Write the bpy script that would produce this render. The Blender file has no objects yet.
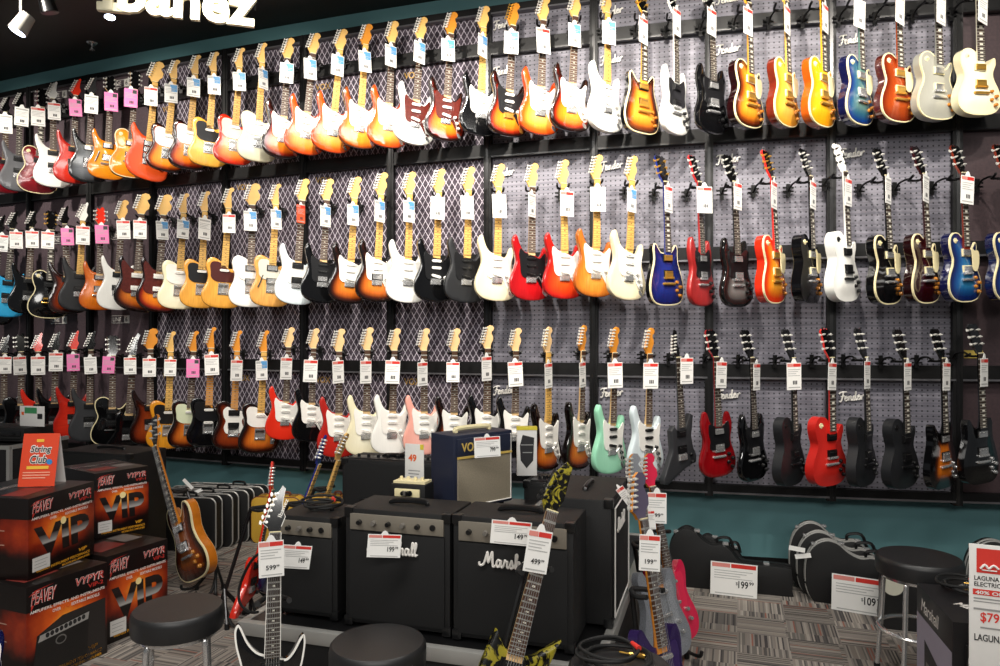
import bpy, bmesh, math, random
from mathutils import Vector, Matrix, Euler
from mathutils.geometry import delaunay_2d_cdt
random.seed(7)
C = bpy.context.scene.collection
F, HY, CZ = 730.0, 337.0, 1.6          # focal length in pixels, horizon row, eye height
RAD = math.radians

# ------------------------------------------------------------------ helpers
def P(px, py, d):
    return Vector(((px-500)/F*d, d, CZ-(py-HY)/F*d))
def G(px, py, z=0.0):
    return P(px, py, (CZ-z)*F/(py-HY))
def lin(h):
    if isinstance(h, str):
        h = h.lstrip('#'); h = [int(h[i:i+2], 16)/255 for i in (0, 2, 4)]
        return tuple(c/12.92 if c <= .04045 else ((c+.055)/1.055)**2.4 for c in h)+(1,)
    return tuple(h)+(1,)

class MB:
    def __init__(s): s.v=[]; s.f=[]; s.m=[]
    def add(s, vs, fs, mi=0):
        o=len(s.v); s.v += [tuple(v) for v in vs]
        for f in fs: s.f.append([i+o for i in f]); s.m.append(mi)
        return s
    def box(s, x0,x1,y0,y1,z0,z1, mi=0):
        return s.add([(x0,y0,z0),(x1,y0,z0),(x1,y1,z0),(x0,y1,z0),(x0,y0,z1),(x1,y0,z1),(x1,y1,z1),(x0,y1,z1)],
            [(0,3,2,1),(4,5,6,7),(0,1,5,4),(1,2,6,5),(2,3,7,6),(3,0,4,7)], mi)
    def quad(s, x0,x1,z0,z1,y, mi=0):
        return s.add([(x0,y,z0),(x1,y,z0),(x1,y,z1),(x0,y,z1)], [(0,1,2,3)], mi)
    def poly(s, pts, y, mi=0):
        return s.add([(p[0],y,p[1]) for p in pts], [tuple(range(len(pts)))], mi)
    def prism(s, pts, y0, y1, mi=0):
        n=len(pts)
        if n>12:
            vs,_,fs,_,_,_=delaunay_2d_cdt([Vector((p[0],p[1])) for p in pts],[(i,(i+1)%n) for i in range(n)],[list(range(n))],1,1e-7)
            if len(vs)==n:
                o=len(s.v); s.v+=[(p.x,y0,p.y) for p in vs]+[(p.x,y1,p.y) for p in vs]
                for f in fs: s.f.append([o+i for i in f]); s.m.append(mi)
                k=len(fs)
                for f in fs: s.f.append([o+n+i for i in reversed(f)]); s.m.append(mi)
                for i in range(n): s.f.append([o+i,o+(i+1)%n,o+n+(i+1)%n,o+n+i]); s.m.append(mi)
                s.caps=k; return s
        s.caps=1
        return s.add([(p[0],y0,p[1]) for p in pts]+[(p[0],y1,p[1]) for p in pts],
            [tuple(range(n)), tuple(range(2*n-1,n-1,-1))]+[(i,(i+1)%n,n+(i+1)%n,n+i) for i in range(n)], mi)
    def cyl(s, p0, p1, r0, r1=None, n=12, mi=0):
        p0,p1=Vector(p0),Vector(p1); r1=r0 if r1 is None else r1
        d=(p1-p0).normalized(); a=d.orthogonal().normalized(); b=d.cross(a)
        vs=[p+ (a*math.cos(2*math.pi*i/n)+b*math.sin(2*math.pi*i/n))*r for p,r in ((p0,r0),(p1,r1)) for i in range(n)]
        return s.add(vs, [(i,(i+1)%n,n+(i+1)%n,n+i) for i in range(n)]+[tuple(range(n-1,-1,-1)),tuple(range(n,2*n))], mi)
    def tube(s, pts, r, n=8, mi=0, closed=False, flat=1.0):
        pts=[Vector(p) for p in pts]; m=len(pts); vs=[]; a=None
        for k,p in enumerate(pts):
            if closed: d=(pts[(k+1)%m]-pts[k-1]).normalized()
            else: d=(pts[min(k+1,m-1)]-pts[max(k-1,0)]).normalized()
            if a is None: a=d.orthogonal().normalized()
            a=(a-d*a.dot(d)).normalized(); b=d.cross(a)
            vs+=[p+(a*math.cos(2*math.pi*i/n)+b*math.sin(2*math.pi*i/n))*r for i in range(n)]
        fs=[]
        for k in range(m if closed else m-1):
            q=(k+1)%m
            fs+=[(k*n+i,k*n+(i+1)%n,q*n+(i+1)%n,q*n+i) for i in range(n)]
        if not closed: fs+=[tuple(range(n-1,-1,-1)), tuple(range((m-1)*n,m*n))]
        return s.add(vs,fs,mi)
    def lathe(s, prof, n=32, mi=0, c=(0,0,0)):
        vs=[(c[0]+r*math.cos(2*math.pi*i/n), c[1]+r*math.sin(2*math.pi*i/n), c[2]+z) for r,z in prof for i in range(n)]
        m=len(prof)
        return s.add(vs, [(k*n+i,k*n+(i+1)%n,(k+1)*n+(i+1)%n,(k+1)*n+i) for k in range(m-1) for i in range(n)]+
                     [tuple(range(n-1,-1,-1)), tuple(range((m-1)*n,m*n))], mi)
    def mesh(s, name, ang=35, recalc=True, bevel=0):
        me=bpy.data.meshes.new(name); me.from_pydata(s.v,[],s.f)
        me.polygons.foreach_set('material_index', s.m)
        if recalc or bevel:
            bm=bmesh.new(); bm.from_mesh(me)
            if recalc: bmesh.ops.recalc_face_normals(bm, faces=bm.faces)
            if bevel:
                es=[e for e in bm.edges if len(e.link_faces)==2 and e.calc_face_angle(0)>.6]
                bmesh.ops.bevel(bm, geom=es, offset=bevel, segments=2, profile=.6, affect='EDGES')
            bm.to_mesh(me); bm.free()
        me.polygons.foreach_set('use_smooth', [True]*len(me.polygons))
        me.set_sharp_from_angle(angle=RAD(ang)); me.update()
        return me

def obj(name, me, parent=None, mats=(), loc=(0,0,0), rot=(0,0,0), scale=None):
    if isinstance(me, MB): me=me.mesh(name)
    o=bpy.data.objects.new(name, me); C.objects.link(o); o.parent=parent
    o.location=loc; o.rotation_euler=rot
    if scale is not None: o.scale=scale if hasattr(scale,'__len__') else (scale,)*3
    if not isinstance(mats,(list,tuple)): mats=[mats]
    if len(me.materials)==0:
        for m in mats: me.materials.append(m)
    else:
        for i,m in enumerate(mats):
            o.material_slots[i].link='OBJECT'; o.material_slots[i].material=m
    return o
def tag(o, label, cat, group=None, kind=None):
    if label: o['label']=label
    if cat: o['category']=cat
    if group: o['group']=group
    if kind: o['kind']=kind
    return o
def thing(name, label, cat, loc=(0,0,0), rz=0, group=None):
    o=bpy.data.objects.new(name,None); C.objects.link(o); o.location=loc; o.rotation_euler=(0,0,rz)
    o.empty_display_size=.05
    return tag(o,label,cat,group)
def struct(name, me, mats):
    o=obj(name,me,None,mats); o['kind']='structure'; return o

def smooth_closed(ctrl, k=5):
    n=len(ctrl); out=[]
    for i in range(n):
        p0,p1,p2,p3=[Vector(ctrl[j%n]) for j in (i-1,i,i+1,i+2)]
        for t in range(k):
            u=t/k
            out.append(.5*((2*p1)+(p2-p0)*u+(2*p0-5*p1+4*p2-p3)*u*u+(3*p1-p0-3*p2+p3)*u**3))
    return out
def smooth_open(ctrl, k=6):
    ctrl=[Vector(c) for c in ctrl]; c=[2*ctrl[0]-ctrl[1]]+ctrl+[2*ctrl[-1]-ctrl[-2]]; out=[]
    for i in range(1,len(c)-2):
        p0,p1,p2,p3=c[i-1:i+3]
        for t in range(k):
            u=t/k
            out.append(.5*((2*p1)+(p2-p0)*u+(2*p0-5*p1+4*p2-p3)*u*u+(3*p1-p0-3*p2+p3)*u**3))
    return out+[c[-2]]

# ------------------------------------------------------------------ materials
MATS={}
def nodes(name):
    m=bpy.data.materials.new(name); m.use_nodes=True
    nt=m.node_tree; b=nt.nodes['Principled BSDF']
    return m,nt,b
def plain(name, col, rough=.5, metal=0, coat=0, noise=0, nscale=40, bump=0, emit=0, spec=.5):
    if name in MATS: return MATS[name]
    m,nt,b=nodes(name); c=lin(col)
    b.inputs['Base Color'].default_value=c; b.inputs['Roughness'].default_value=rough
    b.inputs['Metallic'].default_value=metal; b.inputs['Coat Weight'].default_value=coat
    b.inputs['Specular IOR Level'].default_value=spec
    if coat: b.inputs['Coat Roughness'].default_value=.04
    if emit: b.inputs['Emission Color'].default_value=c; b.inputs['Emission Strength'].default_value=emit
    tc=nt.nodes.new('ShaderNodeTexCoord'); nz=nt.nodes.new('ShaderNodeTexNoise')
    nz.inputs['Scale'].default_value=nscale; nz.inputs['Detail'].default_value=3
    nt.links.new(tc.outputs['Object'],nz.inputs['Vector'])
    mx=nt.nodes.new('ShaderNodeMix'); mx.data_type='RGBA'; mx.blend_type='MULTIPLY'
    mx.inputs[6].default_value=c; mx.inputs[0].default_value=1
    mr=nt.nodes.new('ShaderNodeMapRange'); k=noise or .04
    mr.inputs[3].default_value=1-k; mr.inputs[4].default_value=1+k
    nt.links.new(nz.outputs[0],mr.inputs[0]); nt.links.new(mr.outputs[0],mx.inputs[7])
    nt.links.new(mx.outputs[2],b.inputs['Base Color'])
    if bump:
        bp=nt.nodes.new('ShaderNodeBump'); bp.inputs['Strength'].default_value=bump; bp.inputs['Distance'].default_value=.002
        nt.links.new(nz.outputs[0],bp.inputs['Height']); nt.links.new(bp.outputs[0],b.inputs['Normal'])
    MATS[name]=m; return m
def burst(name, stops, rough=.25, coat=.6, grain=.0, gscale=30, crackle=None, flame=0, sparkle=0):
    """finish whose colour depends on the distance of the surface from the outline (attribute 'burst')"""
    if name in MATS: return MATS[name]
    m,nt,b=nodes(name); N=nt.nodes; L=nt.links
    at=N.new('ShaderNodeAttribute'); at.attribute_name='burst'
    cr=N.new('ShaderNodeValToRGB'); e=cr.color_ramp.elements
    e[0].position,e[0].color=stops[0][0],lin(stops[0][1]); e[1].position,e[1].color=stops[-1][0],lin(stops[-1][1])
    for p,c in stops[1:-1]:
        x=e.new(p); x.color=lin(c)
    L.new(at.outputs['Fac'],cr.inputs[0])
    tc=N.new('ShaderNodeTexCoord'); mp=N.new('ShaderNodeMapping'); mp.inputs['Scale'].default_value=(gscale*3,gscale,gscale*.35)
    nz=N.new('ShaderNodeTexNoise'); nz.inputs['Scale'].default_value=1; nz.inputs['Detail'].default_value=4
    if flame: mp.inputs['Scale'].default_value=(12,12,70)
    if sparkle: mp.inputs['Scale'].default_value=(400,400,400)
    L.new(tc.outputs['Object'],mp.inputs[0]); L.new(mp.outputs[0],nz.inputs['Vector'])
    mx=N.new('ShaderNodeMix'); mx.data_type='RGBA'; mx.blend_type='MULTIPLY'; mx.inputs[0].default_value=1
    mr=N.new('ShaderNodeMapRange'); k=max(grain,flame,sparkle,.02); mr.inputs[1].default_value=.3; mr.inputs[2].default_value=.7
    mr.inputs[3].default_value=1-k; mr.inputs[4].default_value=1+k
    L.new(nz.outputs[0],mr.inputs[0]); L.new(cr.outputs[0],mx.inputs[6]); L.new(mr.outputs[0],mx.inputs[7])
    L.new(mx.outputs[2],b.inputs['Base Color'])
    if crackle:
        w=N.new('ShaderNodeTexNoise'); w.inputs['Scale'].default_value=14; w.inputs['Detail'].default_value=6; w.inputs['Distortion'].default_value=2.5
        L.new(tc.outputs['Object'],w.inputs['Vector'])
        r=N.new('ShaderNodeValToRGB'); r.color_ramp.elements[0].position=.47; r.color_ramp.elements[0].color=lin('#0a0906')
        r.color_ramp.elements[1].position=.53; r.color_ramp.elements[1].color=lin(crackle)
        L.new(w.outputs[0],r.inputs[0]); L.new(r.outputs[0],b.inputs['Base Color'])
    b.inputs['Roughness'].default_value=rough; b.inputs['Coat Weight'].default_value=coat; b.inputs['Coat Roughness'].default_value=.05
    MATS[name]=m; return m
def fretmat(name, base, inlay, block, znut, scale):
    key=name+str(block)+str(znut)
    if key in MATS: return MATS[key]
    m,nt,b=nodes(key); N=nt.nodes; L=nt.links
    def M(op,a,c=None,d=None):
        n=N.new('ShaderNodeMath'); n.operation=op
        for i,x in enumerate((a,c,d)):
            if x is None: continue
            if isinstance(x,(int,float)): n.inputs[i].default_value=x
            else: L.new(x,n.inputs[i])
        return n.outputs[0]
    tc=N.new('ShaderNodeTexCoord'); sp=N.new('ShaderNodeSeparateXYZ'); L.new(tc.outputs['Object'],sp.inputs[0])
    s=M('DIVIDE',M('SUBTRACT',znut,sp.outputs[2]),scale)
    n=M('MULTIPLY',M('LOGARITHM',M('MAXIMUM',M('SUBTRACT',1,s),.05),2),-12)
    fr=M('FRACT',n); fret=M('LESS_THAN',M('ABSOLUTE',M('SUBTRACT',fr,.5)),.38)      # 1 between frets
    k=M('FLOOR',n); odd=M('MODULO',k,2)
    odd=M('COMPARE',odd,0,.1)                                                        # spaces 3,5,7,9 (even index)
    odd=M('MULTIPLY',odd,M('GREATER_THAN',k,1.5))
    ax=M('ABSOLUTE',sp.outputs[0])
    half=.012 if block else .0055
    dz=.32 if block else .14
    dot=M('MULTIPLY',M('MULTIPLY',odd,M('LESS_THAN',ax,half)),M('LESS_THAN',M('ABSOLUTE',M('SUBTRACT',fr,.5)),dz))
    nz=N.new('ShaderNodeTexNoise'); nz.inputs['Scale'].default_value=60; L.new(tc.outputs['Object'],nz.inputs['Vector'])
    def mix(f,a,c):
        x=N.new('ShaderNodeMix'); x.data_type='RGBA'; L.new(f,x.inputs[0])
        for i,q in ((6,a),(7,c)):
            if isinstance(q,tuple): x.inputs[i].default_value=q
            else: L.new(q,x.inputs[i])
        return x.outputs[2]
    bc=lin(base); d=tuple(v*.75 for v in bc[:3])+(1,)
    c1=mix(nz.outputs[0],bc,d); c2=mix(dot,c1,lin(inlay)); c3=mix(fret,lin('#8f8d86') if name!='board_maple' else lin('#8a6a3c'),c2)
    L.new(c3,b.inputs['Base Color']); b.inputs['Roughness'].default_value=.45
    MATS[key]=m; return m

BLK=plain('black_steel','#060607',.5,spec=.3); BLK2=plain('black_plastic','#101011',.3); CHR=plain('chrome','#cfcfcf',.22,.75); TUN=plain('nickel_tuner','#dcdad4',.3,.45)
SATBLK=plain('satin_black','#17181a',.5); GOLD=plain('gold_metal','#cfa24a',.28,.7)
WHITEP=plain('white_plastic','#ece9e2',.4); CREAM=plain('cream_plastic','#e9dcae',.4)
MAPLE=plain('maple','#e3b568',.4,coat=.3,noise=.12,nscale=25); AMBERM=plain('amber_maple','#d68a2c',.35,coat=.4,noise=.12,nscale=25)
PALEM=plain('pale_maple','#dcb783',.45,noise=.12,nscale=25)
GREYM=plain('grey_text','#8d8d8b',.7); REDM=plain('tag_red','#d3342b',.5); PAPER=plain('paper','#f1f0ec',.6,noise=.02)
TORT=plain('tortoise','#5a1f17',.25,coat=.5,noise=.6,nscale=60)
# ------------------------------------------------------------------ guitar kinds (unit length, hanging: bottom z=0, head top z=1, front faces -Y)
OUT={
'strat':[(-.128,.472),(-.110,.464),(-.094,.420),(-.074,.378),(-.046,.352),(.0,.340),(.040,.325),(.062,.318),(.082,.340),(.097,.380),(.113,.394),(.128,.372),(.128,.330),(.118,.285),(.120,.240),(.140,.185),(.158,.130),(.161,.085),(.142,.040),(.100,.012),(.04,.0),(-.03,.001),(-.10,.017),(-.148,.054),(-.164,.105),(-.157,.165),(-.133,.225),(-.117,.278),(-.123,.325),(-.139,.380),(-.146,.432)],
'tele':[(-.03,.385),(-.06,.402),(-.095,.411),(-.126,.396),(-.141,.36),(-.136,.312),(-.122,.262),(-.126,.212),(-.148,.158),(-.163,.105),(-.151,.05),(-.112,.015),(-.05,.0),(.05,.0),(.112,.014),(.151,.05),(.163,.105),(.150,.165),(.128,.215),(.119,.26),(.128,.302),(.139,.338),(.132,.366),(.110,.369),(.085,.347),(.060,.330),(.036,.330),(.02,.36)],
'lp':[(-.03,.425),(-.06,.438),(-.098,.434),(-.129,.405),(-.137,.360),(-.125,.308),(-.112,.268),(-.121,.228),(-.149,.175),(-.166,.118),(-.158,.06),(-.120,.018),(-.06,.0),(0,-.003),(.06,.0),(.120,.018),(.158,.06),(.166,.118),(.149,.175),(.121,.228),(.111,.268),(.121,.305),(.134,.335),(.134,.368),(.122,.380),(.104,.362),(.083,.338),(.058,.330),(.036,.338),(.025,.38)],
'sg':[(-.105,.448),(-.088,.43),(-.072,.385),(-.05,.352),(-.03,.345),(.0,.34),(.03,.335),(.05,.342),(.072,.375),(.088,.42),(.105,.436),(.122,.415),(.138,.36),(.134,.305),(.122,.26),(.128,.212),(.151,.16),(.165,.105),(.152,.05),(.112,.015),(.05,.0),(-.05,.0),(-.112,.015),(-.152,.05),(-.165,.105),(-.151,.16),(-.128,.212),(-.122,.26),(-.134,.312),(-.138,.37),(-.122,.43)],
'super':[(-.132,.480),(-.118,.470),(-.092,.415),(-.062,.378),(-.034,.362),(.0,.352),(.032,.340),(.056,.336),(.080,.362),(.106,.408),(.122,.418),(.126,.385),(.118,.325),(.108,.275),(.116,.225),(.140,.17),(.155,.11),(.150,.055),(.118,.018),(.05,.002),(-.03,.0),(-.10,.014),(-.144,.05),(-.158,.105),(-.148,.168),(-.122,.228),(-.108,.28),(-.118,.335),(-.136,.40),(-.142,.455)],
'prs':[(-.118,.458),(-.104,.448),(-.085,.40),(-.060,.368),(-.034,.358),(.0,.352),(.032,.342),(.055,.338),(.080,.365),(.100,.402),(.114,.408),(.124,.375),(.121,.325),(.110,.275),(.118,.225),(.145,.17),(.160,.11),(.152,.05),(.112,.014),(.05,.0),(-.05,.0),(-.112,.014),(-.152,.05),(-.162,.11),(-.147,.17),(-.122,.228),(-.112,.28),(-.122,.34),(-.134,.40),(-.130,.440)],
'offset':[(-.135,.455),(-.118,.455),(-.095,.415),(-.062,.378),(-.034,.362),(.0,.352),(.034,.335),(.058,.325),(.085,.345),(.108,.362),(.126,.350),(.134,.315),(.124,.268),(.118,.22),(.135,.165),(.158,.11),(.160,.06),(.135,.02),(.08,.0),(.0,.004),(-.08,.022),(-.140,.062),(-.166,.12),(-.160,.18),(-.138,.24),(-.124,.295),(-.130,.35),(-.146,.41)],
'dc':[(-.108,.402),(-.092,.400),(-.074,.376),(-.052,.352),(-.034,.346),(.0,.343),(.034,.346),(.052,.352),(.074,.376),(.092,.398),(.108,.400),(.119,.37),(.116,.325),(.120,.28),(.140,.22),(.161,.15),(.165,.09),(.142,.03),(.09,.003),(.0,-.003),(-.09,.003),(-.142,.03),(-.165,.09),(-.161,.15),(-.140,.22),(-.120,.28),(-.116,.325),(-.119,.37)],
'semi':[(-.112,.440),(-.085,.438),(-.06,.405),(-.034,.378),(.0,.37),(.034,.378),(.06,.405),(.085,.438),(.112,.440),(.142,.41),(.148,.36),(.134,.31),(.128,.265),(.148,.205),(.184,.15),(.196,.10),(.178,.045),(.13,.012),(.06,.0),(-.06,.0),(-.13,.012),(-.178,.045),(-.196,.10),(-.184,.15),(-.148,.205),(-.128,.265),(-.134,.31),(-.148,.36),(-.142,.41)],
'dano':[(-.118,.425),(-.095,.425),(-.075,.395),(-.052,.362),(-.034,.352),(.0,.345),(.034,.345),(.055,.355),(.078,.385),(.098,.408),(.120,.402),(.132,.36),(.126,.31),(.116,.265),(.126,.215),(.152,.155),(.164,.10),(.150,.045),(.11,.012),(.04,.0),(-.04,.0),(-.11,.012),(-.150,.045),(-.166,.105),(-.154,.165),(-.128,.225),(-.118,.28),(-.128,.34),(-.136,.39)],
}
OUT['superb']=OUT['super']
POLY={
'crk':[(-.08,.41),(-.05,.375),(-.034,.36),(.034,.35),(.07,.36),(.15,.43),(.12,.30),(.11,.22),(.17,.02),(.06,.09),(-.02,.10),(-.17,.0),(-.115,.2)],
'explorer':[(-.095,.335),(-.060,.365),(-.034,.33),(.034,.33),(.055,.35),(.105,.43),(.135,.415),(.105,.28),(.120,.20),(.150,.14),(.140,.10),(.02,.07),(-.15,-.01),(-.19,.0),(-.19,.03),(-.09,.20)],
'vee':[(-.05,.345),(.05,.345),(.085,.25),(.155,.02),(.135,.0),(.10,.01),(.02,.15),(-.02,.15),(-.12,-.01),(-.15,.0),(-.165,.03),(-.085,.25)],
'warlock':[(-.16,.43),(-.06,.35),(-.034,.355),(.034,.355),(.07,.34),(.15,.42),(.115,.26),(.16,.05),(.06,.10),(-.02,.11),(-.17,-.01),(-.115,.22)],
}
GUARD={
'strat':[(-.026,.338),(-.050,.344),(-.072,.362),(-.089,.372),(-.098,.335),(-.092,.29),(-.086,.24),(-.080,.192),(-.055,.166),(0,.166),(.032,.164),(.052,.140),(.078,.098),(.105,.076),(.124,.088),(.121,.14),(.106,.195),(.104,.245),(.108,.29),(.112,.33),(.104,.346),(.090,.332),(.066,.306),(.046,.310),(.026,.318)],
'tele':[(-.028,.368),(-.06,.378),(-.098,.372),(-.112,.34),(-.104,.29),(-.10,.25),(-.07,.222),(-.03,.214),(.03,.214),(.075,.220),(.100,.245),(.108,.28),(.104,.30),(.078,.300),(.05,.302),(.028,.325)],
'lp':[(.036,.345),(.062,.322),(.104,.318),(.112,.27),(.098,.215),(.072,.19),(.045,.205),(.042,.27)],
'sg':[(-.028,.345),(-.052,.352),(-.085,.36),(-.09,.30),(-.078,.25),(-.085,.20),(-.055,.185),(.0,.19),(.055,.185),(.10,.20),(.098,.25),(.104,.30),(.095,.37),(.06,.355),(.028,.338)],
'offset':[(-.028,.352),(-.056,.366),(-.09,.408),(-.115,.425),(-.125,.38),(-.112,.31),(-.108,.26),(-.118,.20),(-.095,.165),(-.04,.155),(.03,.158),(.07,.13),(.11,.09),(.13,.10),(.115,.16),(.10,.22),(.105,.27),(.112,.31),(.085,.325),(.058,.305),(.028,.318)],
'center':[(-.028,.35),(-.055,.36),(-.085,.33),(-.08,.28),(-.062,.24),(-.075,.19),(-.06,.145),(-.02,.135),(.03,.135),(.065,.15),(.078,.19),(.065,.24),(.08,.28),(.085,.315),(.055,.325),(.028,.33)],
'dano':[(.030,.345),(.052,.348),(.088,.355),(.10,.31),(.092,.26),(.098,.21),(.085,.14),(.055,.10),(.038,.13),(.036,.24)],
}
HEAD={
'strat':([(-.021,0),(-.030,.024),(-.038,.036),(-.034,.048),(-.012,.135),(.0,.165),(.016,.176),(.034,.172),(.043,.155),(.038,.138),(.027,.127),(.026,.112),(.037,.090),(.037,.066),(.026,.040),(.021,.018),(.021,0)],[(-.031+.0042*i*1.05,.048+.021*i,0) for i in range(6)]),
'big':([(-.021,0),(-.032,.022),(-.045,.034),(-.041,.050),(-.016,.135),(-.004,.165),(.016,.178),(.040,.174),(.052,.152),(.044,.132),(.032,.124),(.036,.108),(.050,.086),(.046,.052),(.028,.032),(.021,.014),(.021,0)],[(-.037+.0046*i,.048+.021*i,0) for i in range(6)]),
'tele':([(-.021,0),(-.029,.026),(-.036,.036),(-.031,.05),(-.010,.14),(.002,.168),(.018,.176),(.031,.166),(.028,.15),(.016,.138),(.012,.122),(.015,.09),(.018,.05),(.021,.02),(.021,0)],[(-.029+.0045*i,.048+.021*i,0) for i in range(6)]),
'gib':([(-.021,0),(-.029,.022),(-.042,.045),(-.038,.10),(-.040,.145),(-.046,.172),(-.028,.190),(-.010,.182),(0,.190),(.010,.182),(.028,.190),(.046,.172),(.040,.145),(.038,.10),(.042,.045),(.029,.022),(.021,0)],[(-.034,.06+.045*i,0) for i in range(3)]+[(.034,.06+.045*i,1) for i in range(3)]),
'prs':([(-.021,0),(-.028,.02),(-.044,.04),(-.036,.09),(-.034,.14),(-.025,.165),(-.008,.15),(.012,.178),(.028,.172),(.036,.13),(.038,.09),(.044,.04),(.028,.02),(.021,0)],[(-.034,.05+.042*i,0) for i in range(3)]+[(.034,.05+.042*i,1) for i in range(3)]),
'point':([(-.021,0),(-.028,.018),(-.045,.034),(-.022,.09),(.012,.155),(.030,.182),(.040,.170),(.030,.12),(.028,.085),(.040,.058),(.024,.020),(.021,0)],[(-.034+.0085*i,.040+.022*i,0) for i in range(6)]),
'blade':([(-.021,0),(-.036,.03),(-.030,.08),(-.012,.14),(.030,.195),(.052,.178),(.046,.11),(.040,.05),(.022,.015),(.021,0)],[(-.032+.0085*i,.040+.022*i,0) for i in range(6)]),
'xpl':([(-.021,0),(-.030,.022),(-.022,.07),(.0,.13),(.030,.190),(.048,.176),(.026,.10),(.030,.055),(.022,.015),(.021,0)],[(-.026+.0085*i,.036+.022*i,0) for i in range(6)]),
}
def inset(pts, r):
    n=len(pts); out=[]
    for i in range(n):
        a,b=Vector(pts[i-1]),Vector(pts[(i+1)%n]); t=(b-a).normalized()
        out.append(Vector(pts[i])+Vector((-t.y,t.x))*r*inset.sgn)
    return out
def area(p): return .5*sum(p[i-1][0]*p[i][1]-p[i][0]*p[i-1][1] for i in range(len(p)))
def body_mesh(kind, thick=.045, arch=0, edge='round', name='body'):
    pts=smooth_closed(OUT[kind],4) if kind in OUT else [Vector(p) for p in POLY[kind]]
    if kind in POLY:                                         # subdivide straight edges
        q=[]
        for i in range(len(pts)):
            a,b=pts[i],pts[(i+1)%len(pts)]; m=max(2,int((b-a).length/.03))
            q+=[a.lerp(b,j/m) for j in range(m)]
        pts=q
    inset.sgn=1 if area(pts)>0 else -1
    n=len(pts); r=.010 if edge=='round' else .004
    if edge=='round': rings=[(r,0,0),(.3*r,.3*r,0),(0,r,2),(0,thick-r,2),(.3*r,thick-.3*r,2),(r,thick,2)]
    else: rings=[(.007,-.0005,1),(0,0,1),(0,.011,2),(0,thick-.004,1 if kind=='semi' else 2),(.004,thick,2)]
    R=[inset(pts,a) for a,_,_ in rings]
    v=[];f=[];m=[];bu=[]
    def dist(p):
        best=9
        for i in range(n):
            a,b=pts[i-1],pts[i]; ab=b-a; t=max(0,min(1,(p-a).dot(ab)/max(ab.length_squared,1e-12)))
            best=min(best,(p-a-ab*t).length)
        return best
    def ht(d): 
        t=min(1,max(0,d/.10)); return -arch*(t*t*(3-2*t))
    for k,(a,y,mi) in enumerate(rings):
        for p in R[k]:
            v.append((p.x,y,p.y)); bu.append(1-min(1,a/.11) if k==0 else 1)
        if k:
            for i in range(n):
                j=(i+1)%n; f.append(((k-1)*n+i,(k-1)*n+j,k*n+j,k*n+i)); m.append(rings[k-1][2] if k>1 else rings[0][2])
    inner=[]
    g=.02; z=-.02
    while z<.5:
        x=-.2
        while x<.2:
            q=Vector((x+random.uniform(-.003,.003),z))
            c=False
            for i in range(n):
                a,b=pts[i-1],pts[i]
                if (a.y>q.y)!=(b.y>q.y) and q.x<(b.x-a.x)*(q.y-a.y)/(b.y-a.y)+a.x: c=not c
            if c and dist(q)>.016: inner.append(q)
            x+=g
        z+=g
    co=list(R[0])+inner
    vs,es,fs,ov,_,_=delaunay_2d_cdt(co,[(i,(i+1)%n) for i in range(n)],[list(range(n))],1,1e-6)
    base=len(v)
    for q in vs:
        d=dist(q); v.append((q.x,rings[0][1]+ht(d-rings[0][0]),q.y)); bu.append(1-min(1,d/.11))
    for t in fs: f.append(tuple(base+i for i in t)); m.append(0)
    bv,_,bf,bo,_,_=delaunay_2d_cdt(list(R[-1]),[(i,(i+1)%n) for i in range(n)],[list(range(n))],1,1e-6)
    base=len(v)
    for q in bv: v.append((q.x,rings[-1][1],q.y)); bu.append(1)
    for t in bf: f.append(tuple(base+i for i in t)); m.append(2)
    mb=MB(); mb.v=v; mb.f=f; mb.m=m
    me=bpy.data.meshes.new(name); me.from_pydata(v,[],f); me.polygons.foreach_set('material_index',m)
    at=me.attributes.new('burst','FLOAT','POINT'); at.data.foreach_set('value',bu)
    bm=bmesh.new(); bm.from_mesh(me); bmesh.ops.remove_doubles(bm,verts=bm.verts,dist=2e-5); bmesh.ops.recalc_face_normals(bm,faces=bm.faces); bm.to_mesh(me); bm.free()
    me.polygons.foreach_set('use_smooth',[True]*len(me.polygons)); me.set_sharp_from_angle(angle=RAD(40)); return me
def neck_mesh(z0,z1,yf,w0=.056,w1=.043,t0=.024,t1=.018,heel=.02):
    mb=MB(); vs=[]; K=9; zs=[z0-heel,z0,z0+.06,z0+.2,z1-.03,z1]
    for z in zs:
        u=(z-z0)/(z1-z0); w=(w0+(w1-w0)*u)/2; t=t0+(t1-t0)*max(0,u)
        if z<=z0: t=.035
        for i in range(K):
            a=math.pi*i/(K-1); vs.append((-w*math.cos(a),yf+t*math.sin(a)**.8 if 0<i<K-1 else yf,z))
    fs=[(k*K+i,k*K+(i+1)%K,(k+1)*K+(i+1)%K,(k+1)*K+i) for k in range(len(zs)-1) for i in range(K)]
    fs+=[tuple(range(K)),tuple(range((len(zs)-1)*K,len(zs)*K))]
    return mb.add(vs,fs).mesh('neck')
def tuner_mesh():
    mb=MB(); mb.cyl((0,0,0),(0,-.012,0),.0065,.006,8); mb.cyl((0,-.012,0),(0,-.020,0),.0035,n=6)
    mb.box(-.010,.002,.004,.012,-.006,.006); mb.cyl((-.008,.008,0),(-.016,.008,0),.003,n=6)
    mb.add([(-.022+.005*math.cos(a),.008+s*.003,.009*math.sin(a)) for s in (-1,1) for a in [2*math.pi*i/10 for i in range(10)]],
        [tuple(range(9,-1,-1)),tuple(range(10,20))]+[(i,(i+1)%10,10+(i+1)%10,10+i) for i in range(10)])
    return mb.mesh('tuner')
_sh={}
def shared(key,fn):
    if key not in _sh: _sh[key]=fn()
    return _sh[key]
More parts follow.
